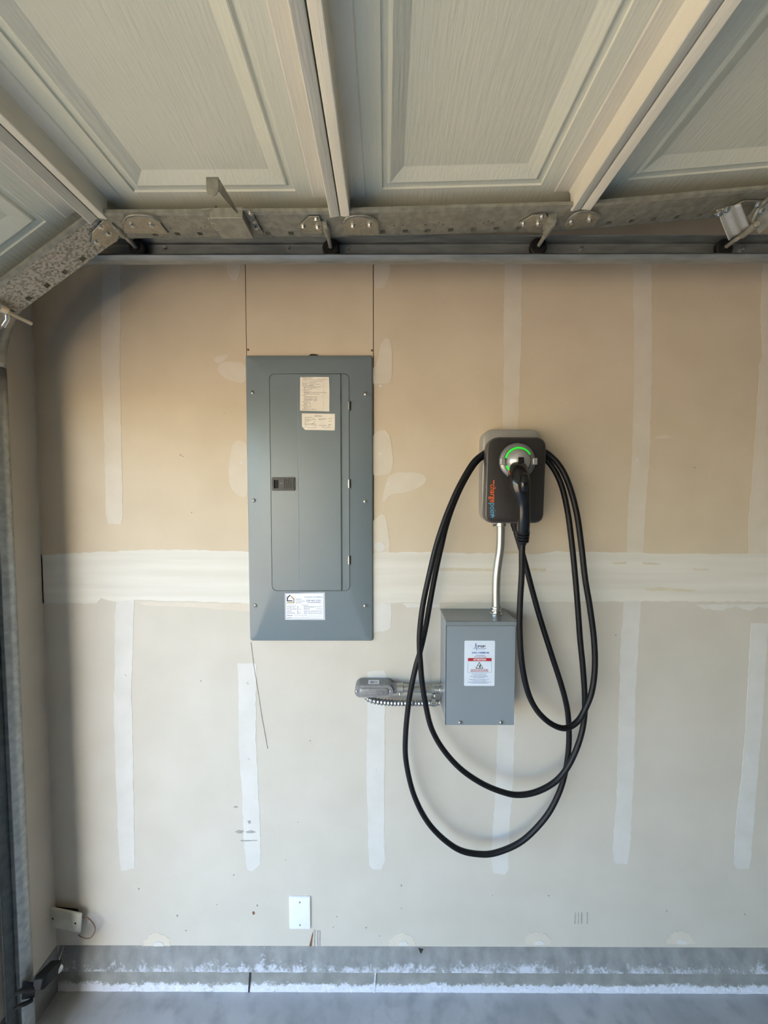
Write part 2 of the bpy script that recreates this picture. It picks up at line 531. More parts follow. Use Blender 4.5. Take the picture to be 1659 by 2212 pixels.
mudpatch([(224, 556), (219, 660), (219, 780), (226, 960), (229, 1110), (234, 1131), (262, 1133), (265, 1110), (264, 1000), (260, 850), (260, 740), (262, 556)], 'mud_thin')
mudpatch([(253, 1288), (248, 1330), (248, 1440), (246, 1500), (248, 1600), (253, 1740), (258, 1860), (262, 1881), (290, 1875), (291, 1860), (289, 1740), (287, 1600), (284, 1500), (287, 1400), (291, 1288)], 'mud')
mudpatch([(513, 1432), (516, 1500), (516, 1600), (523, 1720), (528, 1830), (535, 1880), (545, 1882), (563, 1866), (563, 1810), (559, 1720), (553, 1600), (553, 1530), (554, 1432)])
mudpatch([(793, 1451), (793, 1560), (792, 1680), (795, 1800), (797, 1868), (805, 1878), (824, 1878), (831, 1860), (831, 1790), (831, 1600), (831, 1550), (834, 1460), (830, 1448)])
mudpatch([(1076, 1540), (1074, 1600), (1070, 1720), (1064, 1800), (1062, 1870), (1066, 1886), (1090, 1889), (1098, 1880), (1100, 1800), (1106, 1720), (1110, 1640), (1113, 1540)])
mudpatch([(1090, 566), (1088, 700), (1088, 800), (1086, 930), (1086, 1190), (1120, 1190), (1118, 930), (1123, 800), (1127, 700), (1127, 566)], 'mud_thin')
mudpatch([(1348, 1296), (1340, 1400), (1337, 1550), (1333, 1700), (1330, 1770), (1325, 1820), (1325, 1858), (1331, 1866), (1355, 1866), (1360, 1840), (1363, 1780), (1370, 1650), (1372, 1500), (1378, 1400), (1384, 1296)])
mudpatch([(1367, 569), (1370, 760), (1368, 900), (1365, 1000), (1356, 1100), (1353, 1198), (1389, 1198), (1394, 1100), (1403, 980), (1408, 800), (1408, 700), (1406, 569)], 'mud_thin')
mudpatch([(1622, 1346), (1617, 1450), (1610, 1580), (1601, 1680), (1590, 1780), (1586, 1865), (1592, 1876), (1617, 1876), (1621, 1860), (1631, 1740), (1639, 1640), (1646, 1560), (1653, 1450), (1660, 1346)])
mudpatch([(1647, 562), (1643, 680), (1647, 770), (1638, 790), (1641, 810), (1634, 900), (1624, 1050), (1617, 1130), (1617, 1198), (1720, 1198), (1735, 562)], 'mud_thin')
# taped horizontal joint
part('joint_tape_band', MB().slab(wpoly(ragged(vv([(84, 1199), (150, 1195), (240, 1191), (330, 1187), (420, 1188), (560, 1192), (800, 1194), (900, 1192), (1000, 1195),
      (1130, 1195), (1160, 1198), (1200, 1191), (1350, 1193), (1450, 1196), (1610, 1196), (2900, 1198), (2900, 1297), (1340, 1299), (1000, 1301), (800, 1302), (600, 1303),
      (540, 1303), (420, 1299), (291, 1295), (243, 1300), (219, 1291), (209, 1304), (150, 1302), (84, 1304)]), 1.3, 11), 0), NY, .0010), 'mud_band', wall)
mudpatch([(291, 1300), (420, 1302), (545, 1303), (545, 1322), (500, 1318), (400, 1310), (320, 1308)], 'mud_thin', .0007)
mudpatch([(1500, 1306), (1520, 1315), (1560, 1318), (1590, 1310), (1620, 1319), (1640, 1311), (1700, 1316), (1700, 1304)], 'mud', .0007)
mudpatch([(806, 1300), (846, 1304), (844, 1354), (836, 1362), (800, 1367)], 'mud')
mudpatch([(870, 1303), (880, 1312), (950, 1312), (950, 1302)], 'mud', .0007)
for px in ([(925, 1231), (960, 1226), (1060, 1228), (1092, 1231), (1060, 1234), (960, 1233)],
           [(1322, 1215), (1352, 1213), (1352, 1218), (1325, 1218)], [(1388, 1214), (1430, 1217), (1420, 1220), (1388, 1219)],
           [(1496, 1228), (1532, 1229), (1530, 1232), (1500, 1231)],
           [(1390, 1271), (1430, 1268), (1502, 1274), (1500, 1278), (1400, 1276)], [(1140, 1227), (1180, 1228), (1178, 1234), (1142, 1232)]):
    mudpatch(px, 'streak', .0013, .6, 8, 'sanded_streak')
# patches around the panel
for px in ([(458, 775), (498, 762), (492, 775), (474, 786)], [(468, 794), (486, 779), (534, 785), (534, 827), (506, 826), (478, 812)],
           [(504, 957), (514, 951), (536, 958), (538, 1070), (518, 1075), (496, 1050), (494, 1010), (500, 970)],
           [(490, 560), (520, 560), (518, 590), (512, 608), (498, 602), (490, 588)],
           [(809, 560), (844, 566), (840, 600), (832, 620), (820, 625), (809, 622)],
           [(824, 731), (846, 731), (848, 800), (844, 825), (832, 829), (800, 830), (800, 800), (815, 788)],
           [(812, 932), (838, 928), (848, 970), (850, 1000), (844, 1020), (832, 1026), (800, 1028), (800, 950)],
           [(842, 1021), (905, 1020), (921, 1032), (916, 1048), (880, 1064), (842, 1068), (829, 1086), (826, 1074), (834, 1045)],
           [(812, 1120), (828, 1107), (836, 1130), (842, 1170), (840, 1198), (800, 1198), (802, 1130)]):
    mudpatch(px, 'mud_thin', .0007, .8, 7, rnd=True)
def dab(u, v, ru, rv, m='mud', th=.001, name='nail_dab', n=14, half=False):
    px = []
    for k in range(n):
        a = (math.pi * k / (n - 1)) if half else 2 * math.pi * k / n
        q = random.uniform(.88, 1.1)
        px.append((u + ru * q * math.cos(a), v - rv * q * math.sin(a)))
    return part(name, MB().slab(wpoly(px, 0), NY, th), m, wall)
dab(820, 1181, 12, 11, 'mud', .0016)
for u, v in ((340, 2043), (868, 2042), (1162, 2040), (1470, 2039)):
    dab(u, v, 30, 28, 'mud_thin', .0007, half=True, n=20)
    dab(u + 3, v, 11, 10, 'mud', .0018, half=True, n=18)
for u, v in ((522, 1000), (822, 834), (821, 980), (838, 1046), (243, 610), (533, 1477), (537, 1641), (270, 1460), (812, 1665), (1357, 1461), (1350, 1630), (1625, 1461), (1615, 1639), (1080, 1646), (1376, 995)):
    dab(u, v, 3.2, 3.2, 'mud', .0018, n=8)
# scuffs, stains and screws on the wall
def mark(px, m='scuff', th=.0013):
    part('scuff_mark', MB().slab(wpoly(px, 0), NY, th), m, wall)
def line(pts, w, m='scuff', th=.0014):
    l = [(u - w, v) for u, v in pts] + [(u + w, v) for u, v in reversed(pts)]
    mark(l, m, th)
line([(542, 1387), (547, 1430), (556, 1485), (565, 1545), (578, 1617)], .55, 'scuff')
for px in ([(508, 1796), (516, 1793), (527, 1795), (522, 1800), (511, 1799)], [(530, 1796), (543, 1793), (553, 1797), (545, 1799), (534, 1799)],
           [(520, 1815), (556, 1814), (555, 1816), (522, 1817)], [(505, 1742), (512, 1741), (514, 1744), (508, 1745)], [(535, 1773), (541, 1772), (542, 1778), (537, 1779)]):
    mark(px)
for px in ([(668, 2043), (673, 2022), (677, 2010), (675, 2026), (673, 2043)], [(678, 2043), (679, 2008), (680.5, 2008), (680, 2043)],
           [(685, 2043), (685, 2010), (689, 2011), (686.5, 2014), (687, 2043)], [(690, 2043), (690, 2010), (691.5, 2010), (691.5, 2043)]):
    mark(px, 'rust' if px[0][0] == 668 else 'scuff')
for u in (1241, 1248, 1255, 1267):
    mark([(u, 1972), (u + 1.6, 1970), (u + 1.2, 1996), (u - .3, 1994)])
mark([(545, 1970), (548, 1968), (551, 1973), (547, 1976)], 'rust')
for u, v in ((402, 2010), (469, 1954), (556, 1956), (720, 2003), (728, 1980), (791, 2004), (820, 2022), (867, 1913), (867, 1962), (1064, 1934), (1185, 1935), (1440, 1968), (1609, 1975), (300, 1920), (383, 1978), (390, 983), (395, 986), (505, 1890), (617, 1858), (670, 1600), (434, 1471), (644, 1776), (1330, 1372), (484, 892), (414, 1107), (1500, 1010), (1525, 1035), (1213, 871)):
    r = random.uniform(.8, 1.9)
    mark([(u - r, v - r), (u + r, v - r * .8), (u + r * .7, v + r), (u - r * .8, v + r * .7)])
mark([(1410, 945), (1440, 939), (1455, 944), (1430, 948)], 'streak', .0008)
# dark notch at the panel knock-out and two screws beside the filler board
for u, v in ((536, 755.5), (803.5, 757)):
    p = at(u, v, 0)
    part('drywall_screw', MB().lathe(p, NY, [(.0, .0), (.0036, .0), (.0034, .0012), (.0012, .0014), (.001, .0006), (0, .0006)], 12), 'rust', wall, smooth=40)

# ================================================================== GARAGE DOOR
YE = -0.214                       # wall-side edge of the door
E = [at(47, 671, YE), at(258, 515, YE), at(742, 511.5, YE), at(1222, 498.5, YE), at(1500, 474, YE)]
# direction of each section (in the x-z plane)
SEC = []
DW = 4.88
for i in range(4):
    a, c = E[i], E[i + 1]
    if i == 0:
        e = (E[1] - E[0]).normalized()
        L = .545
        p0 = E[1] - e * L
    else:
        e = (c - a).normalized()
        p0 = a
        L = (c - a).length if i < 3 else .545
    SEC.append((p0, e, Vector((-e.z, 0, e.x)), L))

def sp(i, x, y, z):
    p0, e, n, L = SEC[i]
    return p0 + e * x + n * z + Vector((0, -y, 0))

def on(i, u, v, z=0.0):
    p0, e, n, L = SEC[i]
    return atp(u, v, p0 + n * z, n)

door = thing('garage_door', (E[2].x, YE - .3, E[2].z), 'off-white sectional garage door rolled open overhead along the steel track', 'garage door')
SK = .042
SW = .088
for i in range(4):
    p0, e, n, L = SEC[i]
    # ---- skin with raised panels
    mb = MB()
    xa, xb = .0, L
    px0, px1 = .1, L - .1
    PL, GAP, y0 = .53, .09, .094
    cells = []
    y = .004
    k = 0
    while y < DW:
        ps = y0 + k * (PL + GAP)
        pe = ps + PL
        if pe > DW - .05:
            cells.append((y, DW, None)); break
        cells.append((y, pe + GAP / 2, (ps, pe)))
        y = pe + GAP / 2
        k += 1
    for (ya, yb, pan) in cells:
        def quadloop(A, B):
            o = len(mb.v)
            mb.v += A + B
            mb.f += [(o + j, o + (j + 1) % 4, o + 4 + (j + 1) % 4, o + 4 + j) for j in range(4)]
        R = lambda d, z: None
        outer = [sp(i, xa, ya, SK), sp(i, xb, ya, SK), sp(i, xb, yb, SK), sp(i, xa, yb, SK)]
        if pan is None:
            mb.add(outer, [(0, 1, 2, 3)])
            continue
        loops = [(0, 0), (.0015, .0035), (.012, .0045), (.0165, .0005), (.019, 0), (.047, .011), (.049, .0112)]
        prev = outer
        for d, dz in loops:
            cur = [sp(i, px0 + d, pan[0] + d, SK + dz), sp(i, px1 - d, pan[0] + d, SK + dz), sp(i, px1 - d, pan[1] - d, SK + dz), sp(i, px0 + d, pan[1] - d, SK + dz)]
            quadloop(prev, cur)
            prev = cur
        mb.add(prev, [(0, 1, 2, 3)])
    sec = part('door_section', mb, 'door', door, fix=False)
    # ---- long rails folded down at both edges
    for side in (0, 1):
        r = MB()
        f = (lambda x: x) if side == 0 else (lambda x: L - x)
        prof = [(.0015, SK - .001), (.0015, -.0012), (.003, -.0022), (.0215, -.0055), (.0235, -.0045), (.0245, SK - .008), (.028, SK - .0025), (.060, SK - .0025), (.0625, SK - .0004)]
        rings = [[sp(i, f(x), yy, z) for x, z in prof] for yy in (SW - .012, .6, 1.2, 2.4, DW)]
        r.loft(rings, cap=True, closed=True)
        part('rail', r, 'rail', sec, smooth=35)
    # ---- galvanised end stile : punched flange + web
    st = MB()
    outline = [(.0, 0), (L, 0), (L, SW), (0, SW)]
    holes = []
    sq = [.10 + .057 * q for q in range(7)]
    for cx in sq:
        if cx < L - .07:
            holes.append([(cx - .0065, .008), (cx + .0065, .008), (cx + .0065, .021), (cx - .0065, .021)])
    rnd = [.105, .128, .150, .205, .226, .238, .249, .272, .325, .347, .358, .369, .40]
    for q, cx in enumerate(rnd):
        cy = .036 if q not in (5, 10) else .042
        holes.append([(cx + .0022 * math.cos(2 * math.pi * t / 8), cy + .0022 * math.sin(2 * math.pi * t / 8)) for t in range(8)])
    st.slab([sp(i, x, yy, 0) for x, yy in outline], n, .0012, [[sp(i, x, yy, 0) for x, yy in h] for h in holes])
    so = part('end_stile', st, 'galv_spk' if i == 0 else 'galv', sec)
    w = MB().hexa([sp(i, 0, 0, .0012), sp(i, L, 0, .0012), sp(i, L, .0012, .0012), sp(i, 0, .0012, .0012),
                   sp(i, 0, 0, SK + .004), sp(i, L, 0, SK + .004), sp(i, L, .0012, SK + .004), sp(i, 0, .0012, SK + .004)])
    part('stile_web', w, 'galv', sec)
    # turned lip along the camera-side edge of the flange
    lip = MB().hexa([sp(i, .002, SW - .006, -.0022), sp(i, L - .002, SW - .006, -.0022), sp(i, L - .002, SW + .002, -.0005), sp(i, .002, SW + .002, -.0005),
                     sp(i, .002, SW - .006, -.0002), sp(i, L - .002, SW - .006, -.0002), sp(i, L - .002, SW + .002, .007), sp(i, .002, SW + .002, .007)])
    part('stile_lip', lip, 'galv', sec)

# ---- hinges, rollers -----------------------------------------------------
def bolt(mb, p, ax, r=.0052, h=.0045):
    ax = Vector(ax).normalized()
    mb.lathe(p, ax, [(0, 0), (r * 1.45, 0), (r * 1.45, .0012), (r * 1.02, .0014)], 14)
    x, y = frame(ax)
    a, c = p + ax * .0012, p + ax * (.0012 + h)
    hx = lambda q, s: [q + x * (s * math.cos(math.pi * k / 3)) + y * (s * math.sin(math.pi * k / 3)) for k in range(6)]
    mb.loft([hx(a, r), hx(c - ax * .001, r), hx(c, r * .8)])

def hinge_plate(i, px, bolts, z=-.0052, th=.0034, arch=False):
    p0, e, n, L = SEC[i]
    mb = MB().slab([on(i, u, v, z + th) for u, v in px], -n, th)
    h = part('hinge_plate', mb, 'hinge', door, bev=.0008)
    if arch:
        pts = [on(i, u, v, z - .0015) for u, v in px[:-2]]
        part('raised_edge', MB().tube(catmull(pts, 3), .0022, 8), 'galv', h, smooth=60)
    for u, v in bolts:
        q = MB(); bolt(q, on(i, u, v, z), -n)
        part('bolt', q, 'zinc', h, smooth=30)
    return h

hinge_plate(1, [(266, 482), (274, 468), (296, 464), (330, 468), (346, 480), (364, 503), (268, 501)], [(286, 486), (328, 486)], arch=True)
hinge_plate(2, [(743, 481), (750, 470), (778, 465), (806, 471), (817, 482), (818, 505), (744, 505)], [(763, 488), (799, 486)], arch=True)
hinge_plate(3, [(1222, 487), (1230, 471), (1252, 458), (1280, 458), (1297, 466), (1282, 488), (1224, 494)], [(1233, 479), (1273, 474)], arch=True)
hinge_plate(0, [(197, 523), (198, 500), (212, 485), (222, 474), (246, 478), (258, 500), (252, 518), (234, 530)], [(218, 490), (234, 505), (209, 523)])
hinge_plate(1, [(648, 484), (668, 465), (690, 465), (694, 478), (696, 502), (655, 502)], [(656, 489), (687, 491), (684, 473)])
hinge_plate(2, [(1122, 480), (1150, 463), (1178, 460), (1190, 476), (1182, 502), (1144, 499)], [(1130, 483), (1162, 483), (1170, 468)])

YT = -0.172                    # rollers run here
def roller(u, v, u2, v2, i):
    """rod from hinge tube (u2,v2) towards the track (u,v); wheel in the track"""
    c = at(u, v, YT)
    a = Vector((c.x, -.305 + .02, c.z))
    d = ray(u2, v2)
    r = bpy.data.objects.new('roller', None)
    rod = MB().cyl(c + Vector((0, .01, 0)), Vector((c.x, atd(u2, v2, c), c.z)), .0055, 14)
    ro = part('roller_rod', rod, 'stem_rod', door, smooth=40)
    tube = MB().cyl(Vector((c.x, -.225, c.z)), Vector((c.x, atd(u2, v2, c) + .004, c.z)), .0088, 14)
    part('hinge_tube', tube, 'galv', ro, smooth=40)
    wh = MB().lathe(c + Vector((0, .006, 0)), NY, [(0, -.002), (.019, -.002), (.0225, .001), (.0225, .009), (.019, .012), (.009, .012), (.008, .015), (0, .015)], 28)
    part('roller_wheel', wh, 'black', ro, smooth=40)
    return c
def atd(u, v, c):
    # distance in y where the rod end appears at image row v
    d = ray(u, v)
    t = (c.z - CAM.z) / d.z
    return CAM.y + d.y * t
C0 = roller(297, 537, 237, 487, 0)
C1 = roller(715, 537, 700, 485, 1)
C2 = roller(1162, 534, 1192, 483, 2)
C3 = roller(1563, 537, 1652, 483, 3)
# hinge ears that carry the tubes
for i, c, u, v in ((0, C0, 243, 490), (1, C1, 700, 490), (2, C2, 1187, 488)):
    p0, e, n, L = SEC[i]
    q = on(i, u, v, 0)
    mb = MB().hexa([Vector((c.x - .012, -.235, c.z)), Vector((c.x + .004, -.235, c.z - .006)), Vector((c.x + .004, -.275, c.z - .006)), Vector((c.x - .012, -.275, c.z)),
                    Vector((c.x - .018, -.235, c.z + .022)), Vector((c.x + .006, -.235, c.z + .022)), Vector((c.x + .006, -.275, c.z + .022)), Vector((c.x - .018, -.275, c.z + .022))])
    part('hinge_ear', mb, 'galv', door, bev=.001)

# ---- top bracket (right) -------------------------------------------------
p0, e, n, L = SEC[3]
tb = MB()
pa = [on(3, 1543, 462, -.002), on(3, 1608, 432, -.002), on(3, 1659, 432, -.002), on(3, 1659, 470, -.002), on(3, 1560, 482, -.002)]
tbo = part('top_bracket', tb.slab(pa, -n, .0025), 'galv', door, bev=.0008)
Yb = -.262
qa, qb, qc, qd = at(1545, 455, Yb - .02), at(1597, 440, Yb - .02), at(1617, 490, Yb + .02), at(1571, 520, Yb + .02)
rings = []
for t in range(9):
    s_ = t / 8
    a_ = qa.lerp(qd, s_); b_ = qb.lerp(qc, s_)
    row = []
    for k in range(13):
        w_ = k / 12
        rip = .0035 * math.cos(w_ * 4 * math.pi)
        row.append(a_.lerp(b_, w_) + Vector((0, -1, -.5)) * rip)
    rings.append(row)
mb = MB().loft(rings, cap=False, closed=False)
o = part('carrier_plate', mb, 'zinc_bright', tbo, smooth=60, fix=False)
o.modifiers.new('thick', 'SOLIDIFY').thickness = .002
part('bracket_arm', MB().tube([at(1659, 430, -.27), at(1640, 448, -.265), at(1628, 472, -.25), at(1622, 492, -.235)], .006, 10), 'galv', tbo, smooth=50)
part('bracket_wing', MB().slab([at(1612, 470, -.245), at(1632, 445, -.262), at(1659, 438, -.27), at(1680, 470, -.26), at(1640, 505, -.24)], NY, .002), 'galv', tbo)
for u, v in ((1553, 462), (1570, 452), (1644, 455), (1637, 442)):
    q = MB(); bolt(q, at(u, v, -.285), NY + Vector((0, 0, -.6)))
    part('bolt', q, 'zinc', tbo, smooth=30)

# ---- bottom bracket at the left edge ---------------------------------------
p0, e, n, L = SEC[0]
bb = part('bottom_bracket', MB().slab([on(0, -60, 720, -.004), on(0, -40, 640, -.004), on(0, 5, 650, -.004), on(0, 22, 668, -.004), on(0, 20, 690, -.004), on(0, -20, 730, -.004)], -n, .003), 'galv', door)
ca = at(12, 672, -.262)
part('bracket_pin', MB().cyl(Vector((ca.x, -.262, ca.z)), Vector((ca.x, -.195, ca.z)), .006, 14), 'stem_rod', bb, smooth=40)
part('pin_collar', MB().lathe(Vector((ca.x - .004, -.28, ca.z + .004)), (0, 1, 0), [(.008, 0), (.013, 0), (.013, .018), (.006, .018), (.006, .004), (.008, .002)], 18), 'zinc', bb, smooth=40)
part('bracket_strap', MB().tube([at(-20, 640, -.27), at(2, 655, -.27), at(14, 668, -.262), at(16, 690, -.25), at(6, 705, -.25)], .006, 8), 'zinc', bb, smooth=50)

# ---- slide lock ------------------------------------------------------------
i = 1
zl = -.024
A = [on(i, 452, 448, 0), on(i, 524, 448, 0)]
p0, e, n, L = SEC[i]
x_a = (A[0] - p0).dot(e); x_b = (A[1] - p0).dot(e)
ynear = -(A[0].y - YE)
yfar = ynear - .072
mb = MB()
t = .0018
def sq4(xa, xb, ya, yb, za, zb):
    return [sp(i, xa, ya, za), sp(i, xb, ya, za), sp(i, xb, yb, za), sp(i, xa, yb, za), sp(i, xa, ya, zb), sp(i, xb, ya, zb), sp(i, xb, yb, zb), sp(i, xa, yb, zb)]
lk = part('slide_lock', MB().hexa(sq4(x_a, x_b, yfar, ynear, zl, 0)), 'galv', door, bev=.0015)
part('lock_ear', MB().slab([on(i, 524, 450, -.003), on(i, 540, 450, -.003), on(i, 556, 480, -.003), on(i, 570, 503, -.003), on(i, 548, 503, -.003)], -n, .003), 'galv', lk, bev=.0008)
part('lock_ear', MB().slab([on(i, 436, 450, -.003), on(i, 455, 449, -.003), on(i, 478, 500, -.003), on(i, 466, 500, -.003)], -n, .003), 'galv', lk, bev=.0008)
for u, v in ((548, 476), (554, 490), (541, 459)):
    q = MB(); bolt(q, on(i, u, v, -.006), -n, .0048)
    part('bolt', q, 'zinc', lk, smooth=30)
for u, v in ((452, 473), (458, 480), (462, 487), (467, 494)):
    q = MB(); bolt(q, on(i, u, v, -.006), -n, .0022, .002)
    part('rivet', q, 'zinc', lk, smooth=30)
# arm running towards the camera with its thumb tab bent to the left
a0 = on(i, 512, 461, zl - .001)
a1 = Vector((a0.x - .004, a0.y - .088, a0.z + .006))
s0 = .018
arm = MB().hexa([a0, a0 + Vector((.002, 0, 0)), a1 + Vector((.002, 0, 0)), a1,
                 a0 + Vector((0, 0, .004)), a0 + Vector((.002, 0, .004)), a1 + Vector((.002, 0, -.026)), a1 + Vector((0, 0, -.026))])
part('lock_arm', arm, 'galv', lk, bev=.0006)
tabp = [(a1.x - .024, a1.z + .002), (a1.x + .001, a1.z + .002), (a1.x + .001, a1.z - .024), (a1.x - .004, a1.z - .032), (a1.x - .012, a1.z - .035), (a1.x - .020, a1.z - .032), (a1.x - .024, a1.z - .024)]
part('thumb_tab', MB().slab(xz(tabp, a1.y), NY, .002), 'galv', lk, bev=.0006)

# ---- stile rivet dots on the skin (tiny screws seen past the flange)
for (i, us) in ((1, ((395, 452), (466, 446))), (2, ((857, 449), (913, 449), (972, 449), (1030, 448), (1088, 447), (1143, 446))), (3, ((1436, 430), (1495, 427), (1553, 422), (1608, 419)))):
    p0, e, n, L = SEC[i]
    for u, v in us:
        part('rivet', MB().lathe(on(i, u, v, SK), -n, [(0, 0), (.0032, 0), (.0026, .0018), (0, .0022)], 10), 'galv', door, smooth=50)

# ================================================================== TRACK
ZT = C1.z - .004
XV = at(20, 1300, YT).x - .022
RT = .305
path = []
for k in range(25):
    path.append((Vector((2.35 - (2.35 - (XV + RT)) * k / 24, 0, ZT)), Vector((0, 0, 1))))
for k in range(1, 25):
    a = math.pi / 2 + (math.pi / 2) * k / 24
    path.append((Vector((XV + RT + RT * math.cos(a), 0, ZT - RT + RT * math.sin(a))), Vector((math.cos(a), 0, math.sin(a)))))
NH = len(path)
for k in range(1, 19):
    path.append((Vector((XV, 0, (ZT - RT) * (1 - k / 18) + .015)), Vector((-1, 0, 0))))
# cross-section: (offset along the outward normal, y)
TY0, TYF = -.150, -.186
cs = [(.026, TYF + .004), (.0285, TYF), (.031, TYF + .003), (.031, TY0 + .004), (.027, TY0), (-.018, TY0), (-.0265, TY0 - .004), (-.030, TY0 - .012), (-.0305, TY0 - .02), (-.0285, TY0 - .030), (-.0225, TYF - .003), (-.018, TYF - .001)]
def sweep(ps, cs):
    mb = MB(); n_ = len(cs)
    for p, nn in ps:
        for o_, y_ in cs:
            q = p + nn * o_
            mb.v.append(Vector((q.x, y_, q.z)))
    mb.f = [(a * n_ + k, a * n_ + k + 1, (a + 1) * n_ + k + 1, (a + 1) * n_ + k) for a in range(len(ps) - 1) for k in range(n_ - 1)]
    return mb
track = thing('door_track', (XV, YT, 0.0), 'galvanised steel door track curving from the jamb to overhead', 'door track')
for nm, ps in (('horizontal_track', path[:NH]), ('vertical_track', path[NH - 1:])):
    o = part(nm, sweep(ps, cs), 'track', track, smooth=35, fix=False)
    o.modifiers.new('thick', 'SOLIDIFY').thickness = .0016
# bolts and slots on the horizontal web, jamb brackets along the vertical
for u, v in ((357, 536), (622, 536), (752, 538), (1256, 537), (1604, 538)):
    p = at(u, v, TY0 - .002)
    part('track_bolt', MB().lathe(p, NY, [(0, 0), (.0062, 0), (.0055, .003), (.002, .004), (0, .004)], 12), 'zinc', track, smooth=40)
for v0 in (1665, 1085, 2075):
    p = at(10 if v0 < 1900 else 22, v0, TY0)
    br = part('jamb_bracket', MB().box((XC + .0, TY0 + .0005, p.z - .03), (XV + .012, TY0 + .004, p.z + .03)), 'galv', track)
    part('bracket_foot', MB().box((XC + .0002, TY0 - .02, p.z - .03), (XC + .003, TY0 + .006, p.z + .03)), 'galv', br)
    part('track_bolt', MB().lathe(Vector((XV, TY0 - .0016, p.z)), NY, [(0, 0), (.007, 0), (.006, .003), (.002, .004), (0, .004)], 12), 'zinc', track, smooth=40)
# ================================================================== ELECTRIC PANEL
YP = -.006
pa, pb, pc, pd = at(531, 768, YP), at(806, 768, YP), at(804, 1384, YP), at(540, 1384, YP)
PX0, PX1, PZ1, PZ0 = (pa.x + pd.x) / 2, (pb.x + pc.x) / 2, (pa.z + pb.z) / 2, (pc.z + pd.z) / 2
panel = thing('breaker_panel', ((PX0 + PX1) / 2, 0, PZ0), 'tall grey steel breaker panel set flush in the wall', 'breaker panel')
da, db = at(582, 808, -.022), at(756, 1276, -.022)
DX0, DX1, DZ1, DZ0 = da.x, db.x, da.z, db.z
def rl(x0, x1, z0, z1, r, Y):
    return xz(rrect(x0, x1, z0, z1, r, 4), Y)
cov = MB()
cov.loft([rl(PX0, PX1, PZ0, PZ1, .008, 0.0), rl(PX0, PX1, PZ0, PZ1, .008, YP), rl(PX0 + .003, PX1 - .003, PZ0 + .003, PZ1 - .003, .007, YP - .004),
          rl(PX0 + .018, PX1 - .018, PZ0 + .014, PZ1 - .014, .005, YP - .0075), rl(PX0 + .020, PX1 - .020, PZ0 + .016, PZ1 - .016, .005, YP - .008),
          rl(DX0 - .002, DX1 + .002, DZ0 - .002, DZ1 + .002, .016, -.0225), rl(DX0 - .001, DX1 + .001, DZ0 - .001, DZ1 + .001, .016, -.0225),
          rl(DX0 - .0008, DX1 + .0008, DZ0 - .0008, DZ1 + .0008, .016, -.019)])
part('trim_cover', cov, 'panel', panel, smooth=9)
# door with a raised field between two folds
xr0, xr1 = at(645, 1040, -.025).x, at(737, 1040, -.025).x
dm = MB()
ol = rrect(DX0 + .0006, DX1 - .0006, DZ0 + .0006, DZ1 - .0006, .0155, 5)
dm.slab(xz(ol, -.019), NY, .0042)
pdoor = part('panel_door', dm, 'panel', panel, bev=.0008)
fm = MB()
zt, zb_ = DZ1 - .002, DZ0 + .002
fm.loft([[Vector((x, y, z)) for x, y in ((xr0 - .0028, -.0230), (xr0 + .0014, -.0275), (xr1 - .0014, -.0275), (xr1 + .0028, -.0230))] for z in (zb_, zt)])
part('raised_field', fm, 'panel', pdoor, bev=.0007)
for v in (877, 1045, 1210):
    p = at(753.5, v, -.024)
    h = part('door_hinge', MB().cyl(p + Vector((0, 0, -.0125)), p + Vector((0, 0, .0125)), .0030, 12), 'zinc', pdoor, smooth=40)
    q = at(756.5, v, -.0228)
    part('hinge_slot', MB().box((q.x - .0008, -.0236, q.z - .014), (q.x + .0022, -.0226, q.z + .014)), 'dark', panel)
for u, v in ((546, 848), (549, 1081), (552, 1308), (790, 851), (789, 1083), (789, 1309)):
    p = at(u, v, -.0145)
    s_ = part('cover_screw', MB().lathe(p + Vector((0, .004, 0)), NY, [(0, 0), (.0074, 0), (.0074, .003), (.0054, .0066), (.002, .0078), (0, .008)], 16), 'zinc', panel, smooth=50)
    part('screw_slot', MB().box((p.x - .003, p.y - .0040, p.z - .0006), (p.x + .003, p.y - .0028, p.z + .0006)).box((p.x - .0006, p.y - .0040, p.z - .003), (p.x + .0006, p.y - .0028, p.z + .003)), 'dark', s_)
# knock-out
p = at(601, 1013.5, -.0233)
part('knockout', MB().slab(xz(rrect(p.x - .0085, p.x + .0085, p.z - .0098, p.z + .0098, .0075), -.0231), NY, .0006, [xz(rrect(p.x - .0078, p.x + .0078, p.z - .0091, p.z + .0091, .007), -.0231)]), 'panel', pdoor)
# latch
p0, p1 = at(588, 1060, -.0235), at(637, 1031, -.0235)
mx0, mx1, mz0, mz1 = p0.x, p1.x, p0.z, p1.z
wx, hz = mx1 - mx0, mz1 - mz0
lt = part('latch', MB().slab(xz(rrect(mx0, mx1, mz0, mz1, .004), -.0232), NY, .0045,
        [xz([(mx0 + wx * .09, mz0 + hz * .18), (mx0 + wx * .30, mz0 + hz * .18), (mx0 + wx * .30, mz1 - hz * .2), (mx0 + wx * .09, mz1 - hz * .2)], -.0232)]), 'latch_mat', pdoor, bev=.0006)
part('latch_well', MB().box((mx0 + wx * .07, -.0238, mz0 + hz * .14), (mx0 + wx * .32, -.0232, mz1 - hz * .15)), 'black', lt)
part('latch_slide', MB().box((mx0 + wx * .47, -.0292, mz0 + hz * .1), (mx1 - wx * .06, -.0277, mz1 - hz * .1)), 'latch_mat', lt, bev=.0005)
for k in range(4):
    xx = mx0 + wx * (.56 + .09 * k)
    part('latch_rib', MB().box((xx, -.0298, mz0 + hz * .16), (xx + wx * .025, -.0291, mz1 - hz * .16)), 'black', lt)
